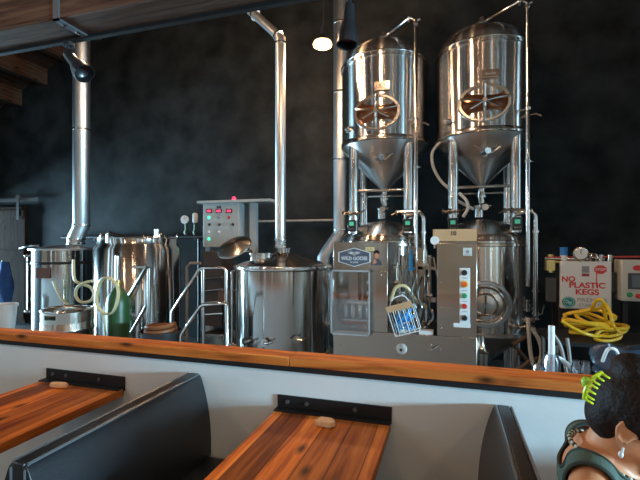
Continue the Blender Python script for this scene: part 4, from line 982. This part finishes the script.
m = MB(); m.torus((c.x, NY-.0035, c.z), .042, .0025, (0, 1, 0), 28, 6); m.tube([(c.x-.026, NY-.0035, c.z+.006), (c.x-.01, NY-.0035, c.z+.016), (c.x+.008, NY-.0035, c.z-.004), (c.x+.026, NY-.0035, c.z+.004)], .004, 6, 5); m.tube([(c.x-.024, NY-.0035, c.z-.012), (c.x-.008, NY-.0035, c.z-.004), (c.x+.008, NY-.0035, c.z-.02), (c.x+.024, NY-.0035, c.z-.012)], .004, 6, 5); m.build('badge_mark', flat('pale teal print', (.4, .7, .7), .5), pn)
ntext('PREMIER', 592, 300.5, 4.0, GREYT, 1.25, 0); ntext('STAINLESS', 592, 305.6, 3.0, GREYT, 1.2, 0)
# fittings above the panel
m = MB(); zf = b.z+.03; m.cyl((a.x-.12, NY+.02, zf), (b.x+.5, NY+.02, zf+.02), .008, n=8); m.build('red_line', flat('red tube', (.4, .05, .05), .4), t)
m = MB(); m.cyl((a.x-.12, NY+.03, zf-.01), (b.x-.05, NY+.03, zf-.01), .018, n=10)
for x in (a.x+.04, a.x+.19, a.x+.33, a.x+.4): m.cyl((x, NY+.03, zf-.04), (x, NY+.03, zf+.03), .022, n=12)
m.build('manifold', BRUSH, t)
q = npt(564.6, 251); m = MB(); m.cyl((q.x, NY+.03, q.z-.04), (q.x, NY+.03, q.z+.035), .032, n=18); m.build('blue_knob', BLUE, t)
MB().cyl((q.x, NY+.03, q.z-.085), (q.x, NY+.03, q.z-.04), .03, n=14).build('regulator', WPLAS, t)
q = npt(580.2, 253.5); g = MB().lathe([(0, .02), (.05, .02), (.062, .015), (.062, -.02), (0, -.02)], (q.x, NY+.0, q.z), 28, (0, -1, 0)).build('pressure_gauge', TUBE, t)
MB().cyl((q.x, NY-.023, q.z), (q.x, NY-.02, q.z), .05, n=24).build('dial', WPLAS, g); MB().box((q.x-.003, NY-.025, q.z-.005), (q.x+.003, NY-.023, q.z+.04)).build('needle', BLACKP, g)
MB().cyl((q.x, NY+.01, b.z-.01), (q.x, NY+.01, q.z-.05), .012, n=8).build('gauge_stem', BRASS, t)
q = npt(594, 256); MB().lathe([(0, .05), (.03, .045), (.045, .02), (.05, 0), (.02, -.04), (0, -.04)], (q.x, NY+.03, q.z-.02), 20).build('dome_valve', BRUSH, t)
q = npt(552, 262); m = MB(); m.box((q.x-.04, NY+.02, q.z-.08), (q.x+.03, NY+.1, q.z+.03)); m.cyl((q.x, NY+.05, q.z-.1), (q.x, NY+.05, q.z+.07), .025, n=12); m.cyl((q.x+.0, NY+.05, q.z), (q.x+.1, NY+.05, q.z), .016, n=10); m.build('filter_fitting', BRASS, t)
m = MB(); q = npt(553, 295); m.box((q.x-.03, NY+.06, q.z-.07), (q.x+.04, NY+.16, q.z+.15)); m.build('side_box', flat('dark grey enamel', (.05, .05, .055), .5), t)
q = npt(614, 283); MB().box((q.x-.01, NY+.06, q.z-.09), (q.x+.05, NY+.12, q.z+.09)).build('side_box', MATS['dark grey enamel'], t)
# control box
BYX = 4.3; a2, b2 = P(621.5, 301, BYX), P(665, 260.5, BYX)
t = thing('control_box', 'beige control box with dark display at the right edge', 'box', ((a2.x+b2.x)/2, BYX+.1, 0))
bx_ = MB().box((a2.x, BYX, a2.z), (b2.x, BYX+.18, b2.z)).build('enclosure', BEIGE, t, bevel=.008)
q = P(640, 279, BYX); d_ = MB().box((P(628, 0, BYX).x, BYX-.01, P(628, 289, BYX).z), (P(658, 0, BYX).x, BYX, P(628, 273, BYX).z)).build('bezel', flat('display bezel', (.04, .045, .06), .4), t)
MB().box((P(631.5, 0, BYX).x, BYX-.012, P(628, 287, BYX).z), (P(655, 0, BYX).x, BYX-.01, P(628, 275, BYX).z)).build('screen', flat('grey lcd', (.1, .13, .16), .3), d_)
for px, py, mt_, w_ in ((629.5, 294.7, flat('green plastic', (.02, .3, .12), .35), .022), (638.5, 296, REDP, .022), (647, 296, BLACKP, .022)):
    q = P(px, py, BYX); MB().lathe([(0, .02), (w_*.8, .02), (w_, .014), (w_, 0)], (q.x, BYX, q.z), 18, (0, -1, 0)).build('push_button', mt_, t)
q = P(638, 268, BYX); MB().prism([(q.x+.04*math.cos(k), BYX-.001, q.z+.024*math.sin(k)) for k in [2*PI*i/20 for i in range(20)]], (0, -.002, 0)).build('oval_sticker', RED, t)
for x in (a2.x+.03, b2.x-.05): MB().box((x, BYX+.06, 0), (x+.04, BYX+.1, a2.z+.02)).build('stand_leg', BLACKM, t)
# steel work table with the yellow hose on it
TBY = 3.75; tz = P(590, 343, TBY-.1).z
x0, x1 = P(548, 0, TBY).x, P(668, 0, TBY).x
t = thing('work_table', 'dark work table under the yellow hose by the keg washer', 'table', ((x0+x1)/2, TBY+.15, 0))
MB().box((x0, TBY-.12, tz-.03), (x1, TBY+.42, tz)).build('tabletop', BLACKM, t)
for x in (x0+.04, x1-.04):
    for y in (TBY-.08, TBY+.38): MB().cyl((x, y, 0), (x, y, tz-.03), .02, n=10).build('leg', TUBE, t)
MB().box((x0+.02, TBY-.1, .3), (x1-.02, TBY+.4, .32)).build('shelf', BLACKM, t)
# coiled yellow hose
rr = random.Random(11); pts = []; cx_ = P(592, 0, TBY+.14).x
for k in range(84):
    a = 2*PI*k/13; turn = k/13; R1 = .165+.04*math.sin(turn*2.3)+rr.uniform(-.02, .02)
    lift = .022+.019*turn+rr.uniform(0, .012)
    pts.append(V((cx_-.0+.05*math.sin(turn*1.9)+R1*math.cos(a), TBY+.14+.16*math.sin(a), tz+lift+.05*max(0, math.sin(a+.8+turn)))))
pts += [P(600, 308, TBY+.1), P(604, 303, TBY+.08), P(610, 312, TBY), P(613, 325, TBY-.02), P(621, 336, TBY), P(612, 342, TBY-.04), P(600, 343, TBY-.06), P(595, 338, TBY-.04), P(600, 331, TBY), P(612, 330, TBY), P(625, 332, TBY+.05)]
for p in pts[-6:]: p.z = max(p.z, tz+.016)
pre = [V((P(561.5, 321, TBY-.08).x, TBY-.08, P(561.5, 321, TBY-.08).z)), P(575, 329, TBY-.1), P(588, 334.5, TBY-.1), P(600, 336, TBY-.02)]
for p in pre: p.z = max(p.z, tz+.016)
m = MB(); m.tube(pre+pts, .0128, 8, 3); tag(m.build('yellow_hose', YELLOW), 'bright yellow hose coiled in a heap under the white panel', 'hose')
m = MB(); pts = [P(589, 320, TBY+.2), P(592, 308, TBY+.12), P(597, 300, TBY+.06), P(603, 302, TBY+.05), P(605, 316, TBY+.1), P(610, 330, TBY+.12)]
pts[0].z = tz+.2; pts[-1].z = tz+.05
m.tube(pts, .0135, 8, 6); tag(m.build('yellow_hose', YELLOW), 'yellow hose loop standing up in front of the white panel', 'hose')
# hoses hanging from the fermenter valves
def hose(pts, r, mat, label, name='clear_hose', n=7):
    m = MB(); m.tube(pts, r, 8, n); return tag(m.build(name, mat), label, 'hose')
hy = 4.72
hose([P(528, 318, hy), P(529, 335, hy), P(531, 355, hy), P(535, 367, hy), P(540, 362, hy), P(541.5, 350, hy), P(538, 338, hy), P(531, 328, hy)], .02, HOSEW, 'milky hose hanging in a long loop below the right fermenter valves')
hose([P(513, 345, hy+.1), P(523, 338, hy+.1), P(532, 332, hy+.2), P(541, 331, hy+.3)], .02, HOSEB, 'brown hose rising to the right below the lower right fermenter', 'brown_hose')
hose([P(512, 343, hy+.2), P(520, 352, hy+.2), P(528, 361, hy+.2), P(536, 370, hy+.2)], .02, HOSEB, 'brown hose sloping down below the lower right fermenter', 'brown_hose')
hose([P(513, 372, hy+.05), P(522, 367, hy+.05), P(532, 360, hy+.05), P(545, 357, hy+.1)], .02, HOSEB, 'brown hose lying lowest behind the milky loop', 'brown_hose')
hy = 3.3
hose([P(553, 334, hy), P(560, 345, hy), P(564, 360, hy), P(567, 374, hy)], .012, HOSEG, 'grey hose hanging down left of the yellow coil', 'grey_hose')
hose([P(567, 338, hy), P(569, 352, hy), P(571, 375, hy), P(572, 400, hy), V((P(573, 400, hy).x, hy, .012)), V((P(580, 400, hy).x, hy, .012))], .012, HOSEG, 'straighter grey hose hanging below the yellow coil', 'grey_hose')
hy = 2.6
hose([P(541, 374, hy), P(546, 362, hy), P(553, 357, hy), P(562, 360, hy), P(570, 367, hy), P(576, 373, hy)], .012, HOSEW, 'milky hose arching between the clear fittings just behind the ledge')
# clear fittings and small stuff on a shelf behind the ledge
sy0 = WY+.2; SZ = .93
x0, x1 = P(515, 0, 2.5).x, P(668, 0, 2.5).x
t = thing('low_bench', 'dark low bench directly behind the right end of ledge', 'bench', ((x0+x1)/2, 2.5, 0))
MB().box((x0, sy0+.02, .80), (x1, 2.75, .84)).build('bench_top', BLACKM, t)
for x in (x0+.04, x1-.04):
    for y in (sy0+.06, 2.7): MB().box((x-.02, y-.02, 0), (x+.02, y+.02, .8)).build('leg', BLACKM, t)
JARM = clear('jar plastic', (.86, .89, .92), .16, .08)
def jar(px, r, ztop, label, y=2.55, stem=0):
    x = P(px, 0, y).x; t = thing('clear_jar', label, 'jar', (x, y, .8405), 'clear fittings behind the ledge')
    MB().lathe([(0, 0), (r, 0), (r, ztop*.75), (r*.8, ztop*.9), (r*.8, ztop), (r*.7, ztop), (r*.7, ztop*.88), (r*.9, ztop*.72), (r*.9, .01), (0, .01)], (x, y, .8405), 24).build('jar_body', JARM, t)
    if stem: MB().cyl((x, y, .8405+ztop*.2), (x, y, .8405+stem), .016, n=12).build('stem', WPLAS, t)
jar(551.5, .045, .16, 'clear jar with a white tube standing behind the ledge', 2.55, .31)
jar(576, .024, .13, 'clear jar behind the ledge near the hair clip, left of its pair'); jar(585.5, .024, .13, 'clear jar behind the ledge closest to the hair clip')
jar(538, .028, .1, 'short clear jar behind the ledge left of the tall tube')
# dark vinyl bag
by_ = 2.75; c = P(627, 362, by_); m = MB(); N = 28; vs = []; fs = []; rr = random.Random(5)
for j in range(11):
    k = j/10
    for i in range(N):
        a = 2*PI*i/N; R1 = (.14+.03*math.sin(3*a+j*.7))*(1-.25*k**3)*(.75 if j == 0 else 1)
        vs.append(V((c.x+R1*math.cos(a)*1.15+rr.uniform(-.008, .008), by_+.02+R1*.62*math.sin(a), .8405+.175*k+(.02*math.sin(2*a+1) if j > 7 else 0))))
for j in range(10):
    for i in range(N): fs.append([j*N+i, j*N+(i+1) % N, (j+1)*N+(i+1) % N, (j+1)*N+i])
vs.append(V((c.x, by_+.02, .8405+.155))); fs += [[10*N+i, 10*N+(i+1) % N, 11*N] for i in range(N)]; fs.append(list(range(N)))
t = thing('vinyl_bag', 'dark blue vinyl bag slumped behind the ledge above the woman', 'bag', (c.x, by_+.02, .8405))
MB().add(vs, fs).build('bag_body', BAGM, t, sharp=80)
q = P(609, 353, by_-.07); MB().tube([q+V((-.02, .04, -.06)), q+V((-.005, 0, .02)), q+V((.035, 0, .015)), q+V((.06, .04, -.06))], .009, 8, 6).build('white_handle', WPLAS, t)
MB().tube([P(628, 358, by_-.1), P(630, 364, by_-.12), P(629, 375, by_-.12)], .008, 8, 4).build('pale_strap', HOSEW, t)
# steel cup-like filter by the machine's right foot
q = P(481, 352, 3.7); t = thing('filter_cup', 'pale filter bowl beside the canning machine right edge', 'filter', (q.x, 3.7, 0))
MB().lathe([(0, .0), (.12, 0), (.12, .03), (.03, .05), (.03, q.z-.16), (.06, q.z-.15), (.065, q.z), (.045, q.z+.02), (.03, q.z+.08), (.03, q.z+.14), (0, q.z+.14)], (q.x, 3.7, 0), 24).build('bowl', BRUSH, t)

# ------------------------------------------------------------------ seated woman
def remesh(name, shapes, mat, parent, voxel=.007, smooth=6, cut=None, hem=None):
    """one continuous skin grown round capsules (p0,p1,r0,r1) and ellipsoids (c,(rx,ry,rz),rot)"""
    m = MB()
    for s in shapes:
        if len(s) == 4:
            p0, p1, r0, r1 = V(s[0]), V(s[1]), s[2], s[3]; k = max(2, int((p1-p0).length/(min(r0, r1)*.35))+1)
            n = 10 if max(r0, r1) < .03 else 16
            if (p1-p0).length > 1e-4: m.cyl(p0, p1, r0, r1, n)
            m.ell(p0, r0, n); m.ell(p1, r1, n)
        else: m.ell(s[0], s[1], 20, s[2])
    me = bpy.data.meshes.new('tmp'); me.from_pydata(m.v, [], m.f)
    bm = bmesh.new(); bm.from_mesh(me); bmesh.ops.recalc_face_normals(bm, faces=bm.faces); bm.to_mesh(me); bm.free()
    o = bpy.data.objects.new('tmp', me); COL.objects.link(o)
    md = o.modifiers.new('r', 'REMESH'); md.mode = 'VOXEL'; md.voxel_size = voxel
    ms = o.modifiers.new('s', 'SMOOTH'); ms.factor = .5; ms.iterations = smooth
    dg = bpy.context.evaluated_depsgraph_get(); me2 = bpy.data.meshes.new_from_object(o.evaluated_get(dg)); COL.objects.unlink(o); bpy.data.objects.remove(o)
    if cut:
        bm = bmesh.new(); bm.from_mesh(me2); dl = [f for f in bm.faces if cut(f.calc_center_median())]
        bmesh.ops.delete(bm, geom=dl, context='FACES'); bmesh.ops.delete(bm, geom=[v for v in bm.verts if not v.link_faces], context='VERTS')
        for _ in range(14):
            nv = {}
            for v in bm.verts:
                nb = [e.other_vert(v) for e in v.link_edges if e.is_boundary]
                if len(nb) == 2: nv[v] = v.co*.5+(nb[0].co+nb[1].co)*.25
            for v, c in nv.items(): v.co = c
        if hem is not None:
            for e in bm.edges:
                if e.is_boundary and e.calc_length() > 1e-5: hem.cyl(e.verts[0].co, e.verts[1].co, .0045, n=6); hem.ell(e.verts[0].co, .0045, 6)
        bm.to_mesh(me2); bm.free()
    me2.transform(Matrix.Translation(-ORG[parent.name])); me2.shade_smooth(); me2.materials.clear(); me2.materials.append(mat); me2.name = name
    o = bpy.data.objects.new(name, me2); COL.objects.link(o); o.parent = parent; ORG[o.name] = ORG[parent.name]; return o
WX, WYY = .437, 1.28            # hip line of the seat
t = thing('person', 'woman in a grey-green tank top with dark hair clipped up, seated right', 'person', (WX+.02, WYY, 0)); t.rotation_euler.z = -.25
I3 = Matrix.Identity(3)
def ry(a): return Matrix.Rotation(a, 3, 'Y')
def rx(a): return Matrix.Rotation(a, 3, 'X')
hipz = .585
HD = V((WX+.037, WYY, 1.138))                 # middle of the skull
tilt = .38                                    # head bowed forward (+X)
T = Matrix.Rotation(-.15, 3, 'Z') @ ry(tilt)
hp = lambda x, y, z: HD + T @ V((x, y, z))   # x forward, y left, z up
body = []
# torso
body += [((WX-.0, WYY, hipz), (.125, .175, .12), I3), ((WX-.02, WYY, .72), (.105, .145, .13), I3), ((WX-.03, WYY, .88), (.11, .155, .15), ry(.1)), ((WX-.055, WYY, .97), (.09, .15, .085), ry(.15)),
         ((WX+.045, WYY-.075, .88), (.06, .065, .06), I3), ((WX+.045, WYY+.075, .88), (.06, .065, .06), I3)]
# neck
body += [((WX-.05, WYY, .99), hp(-.035, 0, -.075), .062, .054), ((WX-.03, WYY, .98), hp(.0, 0, -.08), .055, .05)]
for sg in (-1, 1):
    sh = V((WX-.08, WYY+sg*.188, .988)); el = V((WX+.07, WYY+sg*.225, .745)); wr = V((WX+.31, WYY+sg*.13, .80))
    body += [((WX-.065, WYY+sg*.03, 1.02), sh+V((0, -sg*.02, .012)), .05, .047), (sh, sh+V((.01, sg*.008, -.06)), .055, .05), (sh, el, .048, .038), (el, wr-(wr-el)*.55, .038, .036), (wr-(wr-el)*.55, wr, .036, .024)]
    # hand resting on the table: palm, four fingers, thumb
    f = (V((1, -sg*.35, 0))).normalized(); lat = V((-f.y, f.x, 0))*sg
    pm = wr+f*.045+V((0, 0, -.008)); body.append((wr, pm+f*.03, .023, .02)); body += [(wr+f*.03+lat*k*.022, wr+f*.085+lat*k*.027, .014, .012) for k in (-1, -.33, .33, 1)]
    for k, L in ((-1, .055), (-.33, .07), (.33, .075), (1, .066)):
        b0 = wr+f*.088+lat*k*.027; b1 = b0+f*L*.45+V((0, 0, .004))+lat*k*.003; b2 = b1+f*L*.32+V((0, 0, -.012)); b3 = b2+f*L*.22+V((0, 0, -.016))
        body += [(b0, b1, .0095, .0088), (b1, b2, .0088, .008), (b2, b3, .008, .007)]
    t0 = wr+f*.02+lat*.018; t1 = t0+f*.03+lat*.03+V((0, 0, -.006)); t2 = t1+f*.035+lat*.008; body += [(t0, t1, .013, .011), (t1, t2, .0105, .0085)]
    hp0 = V((WX+.02, WYY+sg*.095, hipz-.005)); kn = V((WX+.43, WYY+sg*.11, .53)); an = V((WX+.42, WYY+sg*.11, .085))
    body += [(hp0, kn, .088, .06), (kn, an+V((0, 0, .22)), .06, .055), (an+V((0, 0, .22)), an, .052, .036), (an+V((-.03, 0, -.035)), an+V((.15, 0, -.05)), .036, .026)]
# head: skull, face, jaw, nose, lips, brow, ears
body += [(hp(-.01, 0, .02), (.095, .074, .092), T), (hp(.03, 0, -.02), (.068, .062, .085), T), (hp(.055, 0, -.085), (.036, .035, .03), T), (hp(.0, 0, -.06), (.06, .055, .045), T),
         (hp(.092, 0, .012), hp(.112, 0, -.03), .009, .013), (hp(.098, -.009, -.036), hp(.098, .009, -.036), .009, .009), (hp(.088, -.016, -.062), hp(.088, .016, -.062), .008, .008), (hp(.085, -.014, -.072), hp(.085, .014, -.072), .008, .008),
         (hp(.083, -.038, .022), hp(.09, -.012, .018), .01, .009), (hp(.083, .038, .022), hp(.09, .012, .018), .01, .009), (hp(.065, -.04, -.03), (.022, .02, .022), T), (hp(.065, .04, -.03), (.022, .02, .022), T)]
for sg in (-1, 1):
    e = [hp(-.022+.019*math.cos(a), sg*(.077+.007*math.cos(a+2.6)), -.012+.032*math.sin(a)) for a in [2*PI*k/12 for k in range(12)]]
    body += [(e[i], e[(i+1) % 12], .0052, .0052) for i in range(12)]; body += [(hp(-.022, sg*.073, -.012), (.013, .006, .024), T), (hp(-.014, sg*.074, -.04), (.008, .006, .01), T)]
B = remesh('body', body, SKIN, t, .0065, 5)
for sg in (-1, 1):
    ey = MB().ell(hp(.083, sg*.03, .0), .0098, 14).build('eye', flat('eye white', (.8, .78, .75), .2), t)
    MB().ell(hp(.0892, sg*.03, -.001), (.0045, .006, .006), 10, T).build('iris', flat('brown iris', (.06, .03, .015), .2), ey)
MB().tube([hp(.096, -.02, -.067), hp(.1, 0, -.066), hp(.096, .02, -.067)], .0035, 6, 4).build('mouth', flat('lips', (.42, .1, .09), .4), t)
# hair swept up into a twist under the clip
hair = [(hp(-.022, 0, .038), (.105, .089, .098), T), (hp(-.065, 0, -.005), (.06, .076, .078), T), (hp(.03, 0, .075), (.07, .072, .05), T), (hp(-.055, 0, -.05), (.035, .06, .04), T),
        (hp(-.06, -.0, .115), (.055, .055, .045), T), (hp(-.005, 0, .13), (.06, .05, .032), T), (hp(.0, -.068, .035), (.05, .02, .038), T), (hp(.0, .068, .035), (.05, .02, .038), T)]
def haircut(p):
    q = T.inverted() @ (p-HD)
    return False
remesh('hair', hair, HAIR, t, .007, 4)
m = MB(); rr = random.Random(2)
for k in range(0):
    sg = -1 if k % 3 else 1; z0 = -.09+.19*rr.random()
    pts = [hp(-.045+.02*rr.random(), sg*.06, -.085+.02*rr.random()), hp(-.095+.03*rr.random(), sg*(.066+.012*rr.random()), -.01), hp(-.09+.03*rr.random(), sg*.06, .07), hp(-.07, sg*.03*rr.random(), .15)]
    m.tube(pts, lambda u: .004*math.sin(PI*min(max(u, .03), .97))+.0006, 5, 6)
# tank top: same torso, a little larger, cut at neckline and arm holes
top = []
for s in body[:6]: top.append((s[0], tuple(a+.009 for a in s[1]), s[2]))
for sg in (-1, 1):
    top.append(((WX-.067, WYY+sg*.05, 1.024), (WX-.078, WYY+sg*.152, 1.008), .06, .058))
NA = V((WX-.06, WYY, .98)); NB = V((WX-.03, WYY, 1.12)); ND = (NB-NA).normalized()
def topcut(p):
    y = abs(p.y-WYY); fx = p.x-WX; q = p-NA; rd = (q-ND*q.dot(ND)).length
    if p.z < .56: return True
    if rd < .102 and q.dot(ND) > 0: return True
    if fx >= .0 and p.z > .95 and y < .08: return True
    if y > .14 and p.z > .90: return True

    return False
HM = MB(); tt = remesh('tank_top', top, GREENC, t, .007, 5, topcut, HM)
HM.build('hem', flat('dark green hem', (.03, .042, .034), .8), tt)
# trousers and shoes
tr = [((WX, WYY, hipz), (.132, .182, .125), I3)]
sho = []
for sg in (-1, 1):
    hp0 = V((WX+.02, WYY+sg*.095, hipz-.005)); kn = V((WX+.43, WYY+sg*.11, .53)); an = V((WX+.42, WYY+sg*.11, .085))
    tr += [(hp0, kn, .096, .069), (kn, an+V((0, 0, .04)), .068, .055)]
    sho += [(an+V((-.035, 0, -.043)), an+V((.16, 0, -.05)), .041, .034), (an, an+V((0, 0, -.03)), .043, .042)]
remesh('trousers', tr, JEAN, t, .01, 4, lambda p: p.z > .66)
remesh('shoe', sho, BLACKP, t, .01, 4)
# necklace of dark and pale beads
m1 = MB(); m2 = MB(); N = 60
for k in range(N):
    a = 2*PI*k/N; x = math.cos(a); y = math.sin(a)
    p = V((WX-.035+.085*x, WYY+.092*y, 1.03-.035*x + .012*y*y))
    (m1 if k % 2 else m2).ell(p, .0062, 8)
nk = m1.build('necklace', BLACKP, t); m2.build('pale_bead', flat('pale bead', (.6, .58, .45), .4), nk)
m = MB(); m.tube([hp(-.012, -.083, -.052), hp(-.01, -.085, -.06), hp(-.01, -.085, -.066)], .003, 6); m.ell(hp(-.01, -.085, -.07), (.006, .005, .009), 10); m.build('earring', WPLAS, t)
# lime claw clip
c0 = V((.347, WYY-.085, 1.245))
t2 = thing('hair_clip', 'lime green claw clip gripping the dark hair of the woman', 'hair clip', c0)
cb = [P(584.5, 399, 1.17), P(585.5, 391, 1.165), P(589, 383, 1.165), P(595, 377, 1.17), P(602, 372.5, 1.18)]
sp = smooth_path(cb, 6)
MB().tube(sp, .0052, 8).build('spine', LIME, t2)
m = MB()
for k in range(7):
    p = sp[1+int(k*(len(sp)-3)/6)]; dirp = (P(606, 395, 1.155)-p); dirp.normalize(); tl = .0195+.002*math.sin(k)
    n_ = V((.75, -.2, -.45)).normalized()*tl
    m.tube([p, p+n_*.5+V((0, -.008, 0)), p+n_+V((0, -.001, 0))], lambda u: .0034-.0014*u, 6, 4)
m.build('claw_tooth', LIME, t2)
g = P(586.5, 382, 1.17); MB().ell(g, (.012, .01, .014), 14).build('grip', flat('green lime plastic', (.3, .5, .03), .4), t2)


# ------------------------------------------------------------------ world and colour
w = bpy.data.worlds.new('world'); sc.world = w; w.use_nodes = True
w.node_tree.nodes['Background'].inputs[0].default_value = (.5, .62, .8, 1); w.node_tree.nodes['Background'].inputs[1].default_value = .06
vs = sc.view_settings; vs.view_transform = 'Standard'; vs.look = 'None'; vs.exposure = 0.0; vs.gamma = 1.0; vs.use_curve_mapping = False
sc.cycles.use_denoising = True
